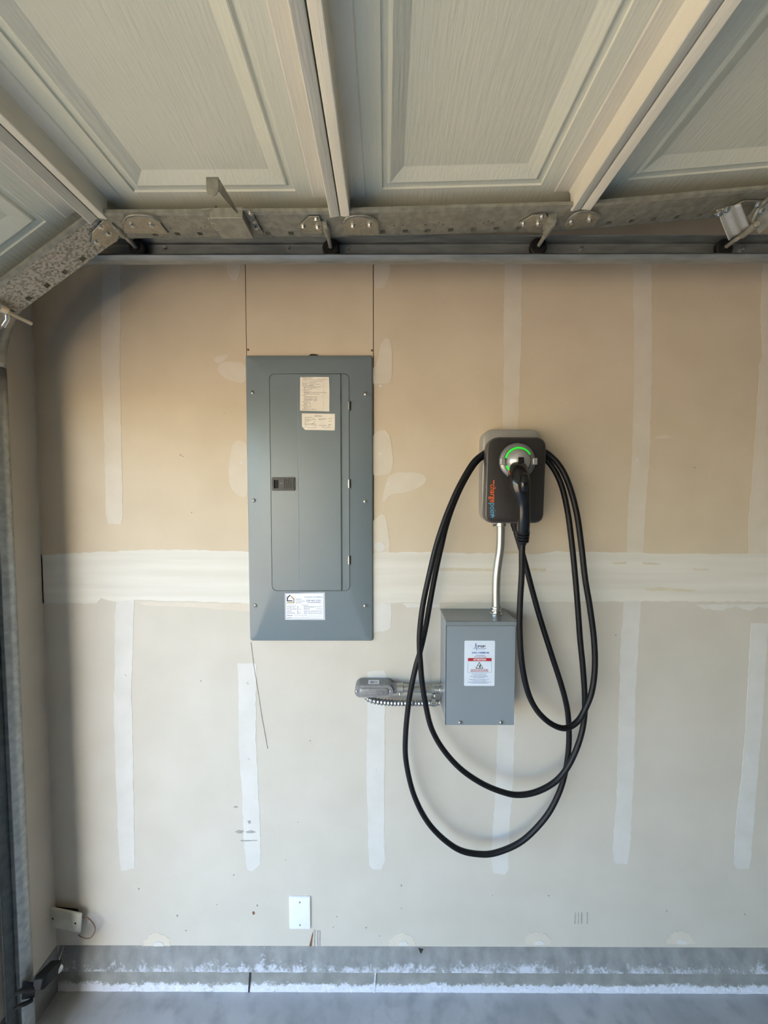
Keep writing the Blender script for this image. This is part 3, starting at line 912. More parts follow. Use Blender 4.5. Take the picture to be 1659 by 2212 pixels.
part('arrow_mark', MB().slab(xz([(mx0 + wx * .36, mz0 + hz * .6), (mx0 + wx * .4, mz0 + hz * .45), (mx0 + wx * .44, mz0 + hz * .6), (mx0 + wx * .43, mz0 + hz * .62), (mx0 + wx * .4, mz0 + hz * .52), (mx0 + wx * .37, mz0 + hz * .62)], -.0278), NY, .0002), 'ink_grey', lt)
part('top_notch', MB().slab(wpoly([(667, 768.5), (673, 765), (684, 766), (689, 768.5)], -.001), NY, .003), 'dark', panel)

# ---- stickers
def lines_on(parent, rows, Y, m, name='print_line'):
    """flat printed rules too small to read: one joined part"""
    mb = MB()
    for u0, u1, v, h in rows:
        u = u0
        while u < u1 - 1:
            l = random.uniform(1.6, 4.8)
            e_ = min(u + l, u1)
            a, c = at(u, v + h / 2 + random.uniform(-.1, .1), Y), at(e_, v - h / 2 + random.uniform(-.1, .1), Y)
            mb.slab(xz([(a.x, a.z), (c.x, a.z), (c.x, c.z), (a.x, c.z)], Y), NY, .0001)
            u = e_ + random.uniform(.5, 1.0)
    o = part(name, mb, m, parent)
    o['kind'] = 'stuff'
    return o
def scribble(parent, rows, Y, m='pen'):
    mb = MB()
    for u0, u1, v, h in rows:
        pts = []
        u = u0
        up_ = 1
        while u < u1:
            pts.append((u, v - up_ * random.uniform(.15, 1) * h / 2))
            up_ = -up_
            u += random.uniform(.5, 1.5)
        if len(pts) > 2:
            w3 = [at(a, c, Y) for a, c in pts]
            mb.tube(w3, .00032, 4)
    o = part('handwriting', mb, m, parent)
    o['kind'] = 'stuff'
    return o
def sticker(name, px, Y, m, parent, th=.0004, label=None):
    o = part(name, MB().slab(wpoly(px, Y), NY, th), m, parent)
    if label:
        o['label'] = label
    return o
Y1 = -.0277
s1 = sticker('inspection_paper', [(648.5, 815), (679, 814.4), (710.6, 814.6), (711.8, 845), (711.4, 889), (680, 888), (648, 887), (648.4, 850)], Y1, 'paper', pdoor, .0006, 'upper creased paper form filled in by hand')
rows = [(653, 676, 816.5), (653, 675, 819.3), (653, 664, 822.3), (653, 667, 827.5), (653, 665, 830.3), (653, 679, 833.2), (656, 666, 836), (656, 662, 838.3), (657, 661.5, 841), (653, 666, 843.5),
        (656, 671.5, 846.5), (656, 670, 848.8), (657, 668, 851.5), (653, 660, 854.5), (657, 676, 857), (656, 676, 859.6), (656, 676, 862.4), (656, 676, 865.2), (653, 669, 868), (656, 665, 870.6), (656, 664.5, 873.2), (653, 665, 876), (656, 664.5, 878.6), (656, 664.5, 881.3), (653, 671.5, 884)]
Yi = Y1 - .0006
lines_on(s1, [(a, c, v, 1.0) for a, c, v in rows], Yi, 'ink_grey')
scribble(s1, [(676, 681, 820, 2.6), (683, 707, 819.4, 3.2), (666, 698, 823, 3), (668, 683, 827, 3), (668, 680, 830.5, 3), (683, 690, 830.3, 3), (668, 694, 835.6, 2.2), (664, 685, 838.2, 2.2), (664, 675, 841, 2.2), (671, 706, 848, 2.8), (668, 690, 851.3, 2.6),
              (678, 685, 857, 2.5), (678, 685, 860, 3), (678, 685, 863, 3), (678, 685, 865.5, 2.5), (667, 672, 870.5, 2), (668, 672, 873.3, 2), (666, 673, 878.5, 3), (673, 684, 884, 2.5)], Yi, 'ink_black')
# creases of the paper as thin raised folds
for pts in ([(688, 838), (687, 855)], [(698, 828), (700, 846), (700, 856)], [(696, 853), (699, 866), (699, 878), (698, 888)]):
    part('paper_fold', MB().tube(catmull([at(u, v, Yi + .0002) for u, v in pts], 4), .0006, 6), 'paper', s1, smooth=60)
s2 = sticker('test_card', [(652, 893), (690, 893.5), (723.4, 894), (723.5, 912), (723.2, 928.5), (721.5, 930), (690, 929), (659, 928.6), (655.5, 924.5), (652.3, 921)], Y1, 'paper', pdoor, .0006, 'lower wide paper card with a signature')
lines_on(s2, [(680, 695.5, 897.3, 1.0), (679, 696, 899.7, 1.0), (658, 675, 901.6, 1.0), (658, 668, 904, .6), (658, 683, 906.4, .7), (658, 672, 908.8, 1), (658, 666, 911, .6), (658, 662, 913.6, .6), (658, 683, 915.8, 1), (658, 673, 918, .7), (658, 662, 922.5, .8),
              (688, 706, 919, .9), (710, 717, 910, .9), (709, 716, 917, .9), (697, 701, 923, 1.1), (688, 702, 906, .5), (688, 700, 904.3, .5)], Yi, 'ink_grey')
scribble(s2, [(675, 680, 904, 2.4), (690, 695, 906.5, 4), (696, 706, 904.5, 2.4), (709, 717, 904, 3), (677, 682, 911, 2.6), (674, 679, 914.5, 2.6), (673, 685, 918.5, 4), (664, 686, 923.5, 5), (703, 714, 923.5, 3.4), (709, 714, 919.5, 2.4)], Yi, 'pen')
Y3 = -.0232
def sheetY(v):     # the apron of the cover slopes back below the door
    t_ = min(1, max(0, (v - 1277) / (1370 - 1277)))
    return -.0226 + t_ * (.0226 - .014)
slope_a, slope_b = at(660, 1279, sheetY(1279) - .0006), at(660, 1339, sheetY(1339) - .0006)
sl_n = (slope_b - slope_a).cross(Vector((1, 0, 0))).normalized()
if sl_n.y > 0:
    sl_n = -sl_n
def onl(u, v, off=0.0):
    return atp(u, v, slope_a + sl_n * off, sl_n)
s3 = part('insulation_certificate', MB().slab([onl(*q) for q in ((615.3, 1281.2), (701.5, 1279.5), (702, 1339), (616, 1338.6))], sl_n, .0004), 'label', panel)
s3['label'] = 'white insulation certificate sticker at the foot of the panel'
def lpoly(parent, px, m, name, off=.0006):
    return part(name, MB().slab([onl(u, v, off) for u, v in px], sl_n, .0001), m, parent)
def zm(x, y):      # helper: coordinates read in the zoomed crop of the label
    return (600 + x / 13.825, 1260 + y / 13.825)
for a, c in (((228, 300), (1385, 290)), ((228, 1060), (1385, 1075))):
    lpoly(s3, [zm(a[0], a[1] - 5), zm(c[0], c[1] - 5), zm(c[0], c[1] + 5), zm(a[0], a[1] + 5)], 'ink_navy', 'border_line')
for x in (240, 1378):
    lpoly(s3, [zm(x - 5, 300), zm(x + 5, 300), zm(x + 9, 1066), zm(x - 1, 1066)], 'ink_navy', 'border_line')
lpoly(s3, [zm(365, 340), zm(388, 362), zm(305, 440), zm(305, 510), zm(440, 510), zm(440, 540), zm(272, 540), zm(272, 420)], 'ink_black', 'house_emblem')
lpoly(s3, [zm(405, 378), zm(497, 465), zm(497, 592), zm(275, 592), zm(275, 567), zm(468, 567), zm(465, 480), zm(390, 402)], 'ink_gold', 'house_emblem')
def ltext(parent, s, x, y, size_px, m, align='LEFT', bold=0.0, xs=1.0, off=.0006):
    u, v = zm(x, y)
    c = onl(u, v, off)
    up_ = (slope_a - slope_b).normalized()
    k = size_px * (CAM - c).length / 13.825 / F * .92
    return part('printed_text', text_mb(s, k * 1.35, lambda X, Z: c + Vector((1, 0, 0)) * X + up_ * Z, align, bold, xs), m, parent, fix=False)
ltext(s3, 'MASCO', 530, 478, 40, 'ink_navy')
ltext(s3, 'Contractor', 530, 530, 40, 'ink_navy', xs=1.15)
ltext(s3, 'Services', 530, 580, 40, 'ink_navy', xs=1.1)
ltext(s3, 'Insulation Certificate', 800, 410, 44, 'ink_navy', xs=1.12)
ltext(s3, '208-465-5201', 845, 520, 62, 'ink_navy', xs=1.0)
ltext(s3, 'R-Values', 730, 655, 40, 'ink_navy')
def llines(rows, m):
    mb = MB()
    for x0, x1_, y_, h in rows:
        x = x0
        while x < x1_ - 8:
            e_ = min(x + random.uniform(20, 55), x1_)
            mb.slab([onl(*zm(x, y_ - h / 2), .0006), onl(*zm(e_, y_ - h / 2), .0006), onl(*zm(e_, y_ + h / 2), .0006), onl(*zm(x, y_ + h / 2), .0006)], sl_n, .0001)
            x = e_ + random.uniform(7, 14)
    o = part('print_line', mb, m, s3); o['kind'] = 'stuff'
llines([(880, 1285, 577, 14)] + [(280, 520, 707, 15), (280, 555, 768, 15), (280, 425, 830, 15), (280, 515, 890, 15), (280, 450, 958, 18), (270, 430, 1018, 15), (580, 612, 707, 22), (580, 612, 768, 22), (580, 612, 830, 22), (580, 612, 890, 24),
        (778, 1095, 707, 16), (778, 960, 764, 16), (778, 880, 830, 16), (778, 885, 890, 16)], 'ink_navy')
llines([(620, 735, 718, 5), (620, 735, 780, 5), (620, 735, 842, 5), (620, 735, 904, 5), (900, 1335, 978, 5), (950, 1335, 1040, 5), (900, 1335, 908, 4), (900, 1335, 845, 4)], 'ink_soft')
mbh = MB()
for x0, x1_, y_, h in ((1100, 1345, 700, 45), (1150, 1345, 765, 24), (885, 1340, 825, 36), (905, 1340, 890, 36), (490, 610, 950, 36), (620, 885, 955, 34), (490, 640, 1015, 30), (665, 940, 1020, 30), (640, 710, 765, 34), (625, 720, 888, 34), (300, 560, 655, 36)):
    pts = []; x = x0; u_ = 1
    while x < x1_:
        pts.append(onl(*zm(x, y_ - u_ * random.uniform(.1, 1) * h / 2), .0007)); u_ = -u_; x += random.uniform(10, 26)
    mbh.tube(pts, .00026, 4)
o = part('handwriting', mbh, 'pen', s3); o['kind'] = 'stuff'

# ================================================================== CHARGER
def ppoly(pxs, Y):
    return [at(u, v, Y) for u, v in pxs]
YB0, YB1 = 0.0, -.045            # silver back plate
YF0, YF1 = -.082, -.122          # dark front
a, c = at(1041, 1127, YB1), at(1170, 927, YB1)
ch = thing('ev_charger', ((a.x + c.x) / 2, 0, a.z), 'wall-mounted electric car charger, dark face on a silver back plate', 'car charger')
bp = MB()
bp.loft([rl(a.x, c.x, a.z, c.z, .030, 0), rl(a.x, c.x, a.z, c.z, .030, YB1 + .006), rl(a.x + .002, c.x - .002, a.z + .002, c.z - .002, .029, YB1 + .002), rl(a.x + .006, c.x - .006, a.z + .006, c.z - .006, .027, YB1)])
part('back_plate', bp, 'silver', ch, smooth=35)
nk = [at(u, v, YB1) for u, v in ((1072, 985), (1158, 985), (1155, 1095), (1072, 1095))]
part('cable_hub', MB().slab(nk, NY, YB1 - YF0 + .004), 'housing_rim', ch, bev=.006)
# front housing outline: slightly narrower towards the bottom
def fr(ins, Y, n_=6):
    tl, tr, br_, bl = at(1052.5, 943.5, YF1), at(1181.5, 943.5, YF1), at(1174, 1130.5, YF1), at(1047.5, 1130.5, YF1)
    P = [tr, tl, bl, br_]
    cx = sum((p.x for p in P)) / 4; cz = sum((p.z for p in P)) / 4
    rad = [.030, .034, .024, .024]
    out = []
    for k in range(4):
        p = P[k]; q = P[k - 1]; r_ = P[(k + 1) % 4]
        d1 = (q - p).normalized(); d2 = (r_ - p).normalized()
        pin = p + d1 * 0
        s_ = rad[k]
        c0 = p + d1 * s_; c1 = p + d2 * s_
        for j in range(n_ + 1):
            t_ = j / n_
            w0, w1, w2 = (1 - t_) ** 2, 2 * t_ * (1 - t_), t_ ** 2
            pt = c0 * w0 + p * (w1 * .86) + ((c0 + c1) / 2) * (w1 * .14) + c1 * w2
            dx, dz = pt.x - cx, pt.z - cz
            l_ = math.hypot(dx, dz)
            out.append(Vector((pt.x - ins * dx / l_ * 1.15, Y, pt.z - ins * dz / l_ * 1.15)))
    return out
part('housing_shell', MB().loft([fr(.006, YF0), fr(.001, YF0 - .006), fr(0, YF0 - .014), fr(0, YF1 + .006), fr(.0012, YF1 + .002), fr(.004, YF1 + .0004)]), 'housing_rim', ch, smooth=40)
face = part('face_panel', MB().loft([fr(.0042, YF1 + .001), fr(.0046, YF1), fr(.006, YF1 - .0006)]), 'housing', ch, smooth=25)
# holster
hc = at(1116.5, 996, YF1)
Y_ = NY
part('holster_groove', MB().lathe(hc + Y_ * .0004, NY, [(0, 0), (.0535, 0), (.0535, .001), (0, .0012)], 48), 'black', ch, smooth=40)
ring = part('holster_ring', MB().lathe(hc + Y_ * .001, NY, [(.036, 0), (.0515, 0), (.0515, .004), (.049, .0075), (.041, .011), (.0375, .0105), (.036, .006)], 56), 'ring_dark', ch, smooth=40)
def arc_band(a0, a1, r0, r1, y0, y1, c_, n_=26):
    mb = MB(); R_ = []
    for k in range(n_ + 1):
        t_ = math.radians(a0 + (a1 - a0) * k / n_)
        ca_, sa_ = math.cos(t_), math.sin(t_)
        R_.append([c_ + Vector((r0 * ca_, -y0, r0 * sa_)), c_ + Vector((r1 * ca_, -y0, r1 * sa_)), c_ + Vector((r1 * ca_, -y1, r1 * sa_)), c_ + Vector((r0 * ca_, -y1, r0 * sa_))])
    return mb.loft(R_)
part('light_ring', arc_band(28, 168, 0.0346, .0384, .0085, .0135, hc), 'led', ch, smooth=40)
part('light_ring', arc_band(203, 258, 0.0346, .0384, .0085, .0135, hc), 'led', ch, smooth=40)
dome = part('holster_dome', MB().lathe(hc + Y_ * .006, NY, [(.0342, 0), (.0342, .006), (.0325, .013), (.0285, .020), (.022, .026), (.013, .030), (.004, .0315), (0, .0316)], 48), 'silver_ring', ch, smooth=50)
for ang in (180, 0):
    a_ = math.radians(ang)
    q = hc + Vector((.0455 * math.cos(a_), 0, -.002))
    lg = MB().box((q.x - .0065, q.y - .019, q.z - .0095), (q.x + .0065, q.y - .003, q.z + .0095))
    part('holster_lug', lg, 'silver_ring', ch, bev=.002)
# logo, reading downwards
lc = at(1065, 1038, YF1 - .0006)
def vtext(s, ztop, m, size, bold, xs):
    me = text_mb(s, size, lambda X, Zz: Vector((lc.x + Zz, YF1 - .0012, ztop - X)), 'LEFT', bold, xs)
    zs_ = [v.z for v in me.v]
    part('logo_text', me, m, face, fix=False)
    return min(zs_)
zt_ = at(1066, 1046, YF1).z
part('logo_dash', MB().box((lc.x + .0008, YF1 - .0012, zt_ + .0005), (lc.x + .0036, YF1 - .0006, at(1066, 1037, YF1).z)), 'logo_orange', face)
z_ = vtext('charge', zt_, 'logo_orange', .0235, .00022, .84)
z_ = vtext('poin', z_ - .0006, 'logo_blue', .0235, .00022, .84)
part('logo_plus', MB().box((lc.x - .0046, YF1 - .0012, z_ - .0048), (lc.x + .0058, YF1 - .0006, z_ - .0020)).box((lc.x - .0006, YF1 - .00125, z_ - .0096), (lc.x + .0022, YF1 - .0006, z_ + .0006)), 'logo_blue', face)
part('logo_dot', MB().box((lc.x - .0056, YF1 - .0012, z_ - .0098), (lc.x - .0038, YF1 - .0006, z_ - .0080)), 'logo_blue', face)
# cable gland under the unit
gp = at(1112, 1128, -.07)
part('cable_gland', MB().lathe(gp, (0.1, 0, -1), [(.011, -.004), (.013, .0), (.013, .010), (.0105, .018), (.0095, .026)], 18), 'black', ch, smooth=40)

# ================================================================== CABLE + CONNECTOR
kb = thing('charging_cable', at(1127, 1172, -.15), 'thick black charging cable hung in loops, its plug parked in the charger', 'charging cable')
CR = .0083
path3 = [(1129, 1168, -.158), (1127.5, 1195, -.156), (1127, 1240, -.153), (1123.5, 1300, -.148), (1122.5, 1360, -.144), (1126, 1422, -.140), (1134, 1471, -.135), (1146, 1510, -.128), (1165, 1541, -.120), (1193, 1565, -.112), (1222, 1573, -.107),
         (1248, 1558, -.103), (1266, 1527, -.100), (1279, 1491, -.098), (1285, 1440, -.096), (1283, 1380, -.094), (1274, 1310, -.092), (1264, 1250, -.090), (1256, 1180, -.088), (1246, 1110, -.086), (1230, 1050, -.083), (1210, 1008, -.078), (1184, 981, -.0735),
         (1150, 963, -.072), (1112, 958, -.072), (1075, 963, -.0725), (1046, 979, -.075), (1021, 1001, -.079), (992, 1050, -.083), (970, 1099, -.085), (954, 1142, -.087), (941, 1184, -.088), (928.5, 1236, -.089), (914, 1304, -.089), (907, 1360, -.089), (906, 1396, -.089), (908, 1430, -.088), (912, 1475, -.086), (920, 1525, -.084),
         (932, 1573, -.083), (956, 1617, -.082), (993, 1659, -.082), (1037, 1690, -.082), (1080, 1709, -.083), (1118, 1717, -.084), (1160, 1710, -.084), (1201, 1687, -.083), (1229, 1652, -.081), (1251, 1602, -.076), (1262, 1552, -.071), (1263, 1500, -.069), (1259, 1440, -.068), (1253, 1380, -.067), (1248, 1310, -.066),
         (1243, 1250, -.065), (1236, 1180, -.064), (1227, 1110, -.062), (1214, 1052, -.060), (1196, 1013, -.058), (1175, 989, -.056), (1150, 974, -.0555), (1112, 969, -.0555), (1078, 973, -.0555), (1049, 983, -.0565), (1025, 1003, -.059), (997, 1050, -.062), (976, 1099, -.064), (963, 1140, -.066), (952.5, 1184, -.067), (941, 1236, -.068), (929, 1300, -.068), (920, 1352, -.068), (909, 1402, -.068),
         (897, 1445, -.067), (884, 1510, -.066), (876, 1590, -.065), (878, 1650, -.064), (896, 1722, -.063), (931, 1785, -.062), (985, 1832, -.061), (1036, 1845, -.060), (1078, 1840, -.060), (1130, 1815, -.059), (1178, 1766, -.058), (1206, 1716, -.057), (1221, 1668, -.056), (1228, 1620, -.056), (1229, 1575, -.057), (1225, 1530, -.058),
         (1212, 1478, -.060), (1190, 1410, -.063), (1165, 1330, -.066), (1147, 1265, -.068), (1134, 1215, -.069), (1124, 1180, -.070), (1117, 1158, -.070), (1114, 1145, -.070)]
part('cable', MB().tube(catmull([at(*q) for q in path3], 6), CR, 14), 'cable', kb, smooth=60)
# handle: lofted elliptical rings
def ell(c_, t_, wx_, wd_, n_=24, sq=1.0):
    t_ = t_.normalized()
    x = Vector((1, 0, 0)); x = (x - t_ * x.dot(t_)).normalized()
    y = t_.cross(x)
    out = []
    for k in range(n_):
        a_ = 2 * math.pi * k / n_
        cx, sx = math.cos(a_), math.sin(a_)
        f_ = (abs(cx) ** 2.6 + abs(sx) ** 2.6) ** (-1 / 2.6) if sq else 1
        out.append(c_ + x * (wx_ * cx * f_) + y * (wd_ * sx * f_))
    return out
hp = [(1119, 1010, -.134, .0215, .018), (1119.3, 1011.5, -.148, .0225, .019), (1119.6, 1015, -.160, .0240, .0205), (1120, 1023, -.171, .0262, .022), (1121, 1033, -.178, .0275, .024), (1122.5, 1047, -.182, .0275, .024), (1125, 1060, -.184, .0245, .022), (1128, 1073, -.184, .0205, .0195), (1130, 1086, -.182, .0175, .0180), (1131, 1100, -.180, .0168, .0172), (1131, 1122, -.176, .0166, .0165), (1130, 1148, -.168, .0160, .0155)]
hpts = [at(u, v, y_) for u, v, y_, _, _ in hp]
cp = catmull(hpts, 4)
ww = catmull([Vector((q[3], q[4], 0)) for q in hp], 4)
rings = []
for k, p in enumerate(cp):
    t_ = cp[min(k + 1, len(cp) - 1)] - cp[max(k - 1, 0)]
    rings.append(ell(p, t_, ww[k].x, ww[k].y))
part('plug_handle', MB().loft(rings), 'handle', kb, smooth=50)
# latch lever with its thumb tip on top of the plug
lp = at(1125, 993, -.160)
part('latch_lever', MB().hexa([lp + Vector((-.008, .03, -.014)), lp + Vector((.008, .03, -.014)), lp + Vector((.008, -.006, -.014)), lp + Vector((-.008, -.006, -.014)),
                               lp + Vector((-.0075, .03, .008)), lp + Vector((.0075, .03, .008)), lp + Vector((.0075, -.004, .007)), lp + Vector((-.0075, -.004, .007))]), 'handle', kb, bev=.002)
part('thumb_button', MB().loft([ell(at(1133, v, y_), Vector((0.06, .06, -1)), w_, d_, 16) for v, y_, w_, d_ in ((1022, -.196, .008, .004), (1032, -.203, .0105, .007), (1046, -.206, .0105, .008), (1058, -.204, .009, .006), (1066, -.198, .006, .003))]), 'handle', kb, smooth=60)
# strain relief with ribs
sr0, sr1 = at(1130, 1147, -.168), at(1129, 1172, -.158)
for k in range(4):
    t0_, t1_ = k / 4, (k + .62) / 4
    part('strain_rib', MB().loft([ell(sr0.lerp(sr1, t0_), sr1 - sr0, .0172 - .0006 * k, .0165 - .0006 * k), ell(sr0.lerp(sr1, t1_), sr1 - sr0, .0168 - .0006 * k, .016 - .0006 * k)]), 'cable', kb, smooth=40)
part('strain_core', MB().cyl(sr0, sr1 + (sr1 - sr0) * .15, .0120, 20, .0098), 'cable', kb, smooth=40)
# small printed logo along the left flank of the plug
mbl = MB()
for k, (v0_, v1_, m_) in enumerate(((1017, 1033, 'logo_orange'), (1035, 1047, 'logo_blue'))):
    mbl = MB()
    for j in range(5):
        va, vb = v0_ + (v1_ - v0_) * j / 5, v0_ + (v1_ - v0_) * (j + .75) / 5
        ua = 1098.5 + (va - 1017) * .19
        y_ = -.1805
        mbl.slab([at(ua, va, y_), at(ua + 1.6, va, y_), at(ua + 2.0, vb, y_), at(ua + .4, vb, y_)], NY, .002)
    part('plug_logo', mbl, m_, kb)['kind'] = 'stuff'

# ================================================================== GREY SWITCH BOX
YBX = -.120
fa, fb = at(962, 1566, YBX), at(1114.5, 1341.5, YBX)
BX0, BX1, BZ0, BZ1 = fa.x, fb.x, fa.z, fb.z
bx = thing('switch_box', ((BX0 + BX1) / 2, 0, BZ0), 'grey steel load switch box with a warning label', 'electrical box')
part('box_body', MB().box((BX0 + .0015, YBX + .002, BZ0 + .003), (BX1 - .0015, 0, BZ1 - .0006)), 'box', bx, bev=.0012)
part('front_cover', MB().box((BX0, YBX, BZ0), (BX1 - .001, YBX + .0016, BZ1 - .0148)).box((BX0, YBX, BZ0), (BX0 + .0014, YBX + .012, BZ1 - .0148)), 'box', bx)
part('top_lid', MB().box((BX0 - .0008, YBX - .0022, BZ1 - .0009), (BX1 + .0012, -.0002, BZ1 + .0005)).box((BX0 - .0008, YBX - .0022, BZ1 - .0128), (BX1 + .0012, YBX - .0008, BZ1)), 'box_top', bx)
for u in (993.5, 1082):
    p = at(u, 1560, YBX)
    s_ = part('cover_screw', MB().lathe(p, NY, [(0, 0), (.0052, 0), (.0052, .0025), (.004, .0048), (.002, .0056), (0, .0058)], 16), 'zinc', bx, smooth=50)
    part('screw_slot', MB().box((p.x - .0026, p.y - .0062, p.z - .0005), (p.x + .0026, p.y - .005, p.z + .0005)), 'dark', s_)
# warning label
YL = YBX - .0005
def zl2(x, y):
    return (980 + x / 13.825, 1360 + y / 13.825)
def rr_px(x0, y0, x1_, y1_, r):
    return [zl2(x, y) for x, y in rrect(x0, x1_, y0, y1_, r, 3)]
la, lb = at(*zl2(310, 1682), YL), at(*zl2(1236, 332), YL)
wl_ = part('warning_label', MB().slab(xz(rrect(la.x, lb.x, la.z, lb.z, .003, 3), YBX + .0001), NY, .0005), 'label2', bx)
wl_['label'] = 'white and red shock hazard warning label'
YT2 = YBX - .0006
def wpolyL(px, m, name):
    part(name, MB().slab(wpoly([zl2(*q) for q in px], YT2), NY, .00015), m, wl_)
def wtext(s, x, y, cap, m, width=None, bold=0.0):
    u, v = zl2(x, y)
    c_ = at(u, v, YT2 - .00025)
    k = cap / 13.825 * (D + YT2) / F * 1.42
    mb = text_mb(s, k, lambda X, Zz: Vector((c_.x + X, c_.y, c_.z + Zz)), 'CENTER', bold)
    if width and mb.v:
        w_ = max(q.x for q in mb.v) - min(q.x for q in mb.v)
        f_ = (width / 13.825 * (D + YT2) / F) / w_
        cx_ = (max(q.x for q in mb.v) + min(q.x for q in mb.v)) / 2
        mb.v = [Vector((c_.x + (q.x - cx_) * f_, q.y, q.z)) for q in mb.v]
    part('printed_text', mb, m, wl_, fix=False)
wpolyL([(580, 556), (632, 556), (655, 400), (672, 400), (688, 560), (978, 560), (978, 570), (694, 570), (686, 628), (678, 628), (662, 470), (642, 568), (580, 568)], 'ink_blue', 'pulse_emblem')
wtext('PSP', 835, 507, 62, 'ink_black', 236, .0002)
wtext('PRODUCTS INC', 830, 592, 22, 'ink_soft', 225)
wtext('SAK-100MS-M', 798, 694, 44, 'ink_blue', 520, .00016)
wtext('100 Amp Rated', 800, 770, 26, 'ink_navy', 265, .0001)
wtext('100 ampères évalués', 797, 815, 26, 'ink_navy', 370, .0001)
wpolyL([(427, 850), (1132, 850), (1132, 942), (427, 942)], 'ink_red', 'red_banner')
wtext('ATTENTION', 775, 900, 50, 'ink_white', 390, .00025)
for q in (([(420, 942), (428, 942), (424, 1282), (414, 1282)]), ([(1124, 942), (1132, 942), (1130, 1282), (1122, 1282)]), ([(414, 1276), (1130, 1276), (1130, 1283), (414, 1283)])):
    wpolyL(q, 'ink_soft', 'frame_line')
tri = MB().slab(wpoly([zl2(768, 960), zl2(886, 1162), zl2(650, 1162)], YT2), NY, .00015, [wpoly([zl2(768, 992), zl2(860, 1146), zl2(676, 1146)], YT2)])
part('hazard_triangle', tri, 'ink_black', wl_)
wpolyL([(790, 1036), (806, 1060), (800, 1135), (768, 1146), (764, 1080)], 'ink_black', 'hazard_hand')
wpolyL([(722, 1060), (740, 1050), (735, 1075), (752, 1070), (732, 1100), (736, 1082), (720, 1086)], 'ink_grey', 'hazard_bolt')
wtext('ELECTRICAL SHOCK HAZARD', 768, 1203, 32, 'ink_red', 520, .0001)
wtext('RISQUE DE CHOC ÉLECTRIQUE', 768, 1246, 32, 'ink_red', 540, .0001)
wtext('Disconnect all power before', 765, 1322, 27, 'ink_blue', 455)
wtext('installing and servicing', 770, 1362, 27, 'ink_blue', 375)
wtext('Débranchez toute alimentation avant', 763, 1490, 27, 'ink_blue', 600)
wtext("l'installation et l'entretien", 762, 1530, 27, 'ink_blue', 410)
mb = MB()
for x0, x1_, y_ in ((490, 1030, 1400), (592, 930, 1435), (418, 1104, 1568), (498, 1020, 1602)):
    x = x0
    while x < x1_ - 10:
        e_ = min(x + random.uniform(14, 46), x1_)
        mb.slab(wpoly([zl2(x, y_ - 5.5), zl2(e_, y_ - 5.5), zl2(e_, y_ + 5.5), zl2(x, y_ + 5.5)], YT2), NY, .00015)
        x = e_ + random.uniform(8, 14)
part('print_line', mb, 'ink_navy', wl_)['kind'] = 'stuff'

# ---- upright conduit between box and charger
YC = -.052
cpts = [(1081.5, 1128, -.055), (1081.5, 1150, -.055), (1081, 1172, -.055), (1079.5, 1192, -.0555), (1076, 1215, -.057), (1073, 1240, -.0585), (1071.8, 1262, -.0592), (1071.5, 1285, -.0595), (1071.5, 1300, -.0595)]
cd_ = thing('steel_conduit', at(1071.5, 1316, -.0595), 'bent upright steel conduit joining charger and grey box', 'conduit')
part('conduit_tube', MB().tube(catmull([at(*q) for q in cpts], 5), .0124, 22), 'emt', cd_, smooth=60)
pt = at(1081.5, 1131, -.055)
part('conduit_connector', MB().lathe(pt + Vector((0, 0, .004)), (0, 0, -1), [(.012, 0), (.0158, 0), (.0158, .011), (.0142, .0125), (.012, .0125)], 24), 'emt', cd_, smooth=40)
q = pt + Vector((-.013, -.004, -.004))
part('set_screw', MB().cyl(q, q + Vector((-.012, -.003, -.001)), .0028, 12).lathe(q + Vector((-.011, -.003, -.001)), (-1, -.2, 0), [(0, 0), (.0042, 0), (.0042, .003), (.002, .0045), (0, .0045)], 12), 'zinc', cd_, smooth=40)
zb2 = BZ1 + .0005
pb2 = Vector((at(1071.5, 1312, -.0595).x, -.0595, zb2))
part('conduit_connector', MB().lathe(pb2, (0, 0, 1), [(.012, 0), (.0185, 0), (.0185, .004), (.0162, .006), (.0156, .016), (.0160, .020), (.0160, .024), (.0145, .026), (.0136, .026)], 24), 'zinc', cd_, smooth=40)
q = pb2 + Vector((-.010, -.010, .014))
part('set_screw', MB().lathe(q, (-.7, -.7, 0), [(0, 0), (.0042, 0), (.0042, .005), (.002, .006), (0, .006)], 12), 'zinc', cd_, smooth=40)
part('conduit_tube', MB().cyl(pb2 + Vector((0, 0, .02)), at(1071.5, 1296, -.0595), .0124, 22), 'emt', cd_, smooth=60)

# ---- conduit body on the left
YLB = -.056
lb_ = thing('conduit_elbow', at(808, 1500, -.02), 'grey cast conduit body with a screwed oval cover', 'conduit fitting')
oa, ob = at(766.5, 1506.5, YLB), at(849, 1481.5, YLB)
def oval(ins, Y):
    return xz(rrect(oa.x + ins, ob.x - ins, oa.z + ins, ob.z - ins, (ob.z - oa.z) / 2 - ins - .0002, 8), Y)
part('cast_body', MB().loft([oval(.001, -.004), oval(-.0005, -.01), oval(-.0005, YLB + .006)]), 'cast', lb_, smooth=40)
cv = part('oval_cover', MB().loft([oval(-.001, YLB + .006), oval(-.001, YLB + .001), oval(0, YLB)]), 'cast_lid', lb_, smooth=40)
def oval2(ins, Y):
    w_ = .0145
    return xz(rrect(oa.x + w_ + ins, ob.x - w_ - ins, oa.z + .008 + ins, ob.z - .008 - ins, (ob.z - oa.z) / 2 - .0083 - ins, 6), Y)
part('cover_boss', MB().loft([oval2(-.002, YLB), oval2(0, YLB - .003), oval2(.002, YLB - .004)]), 'cast_lid', cv, smooth=40)
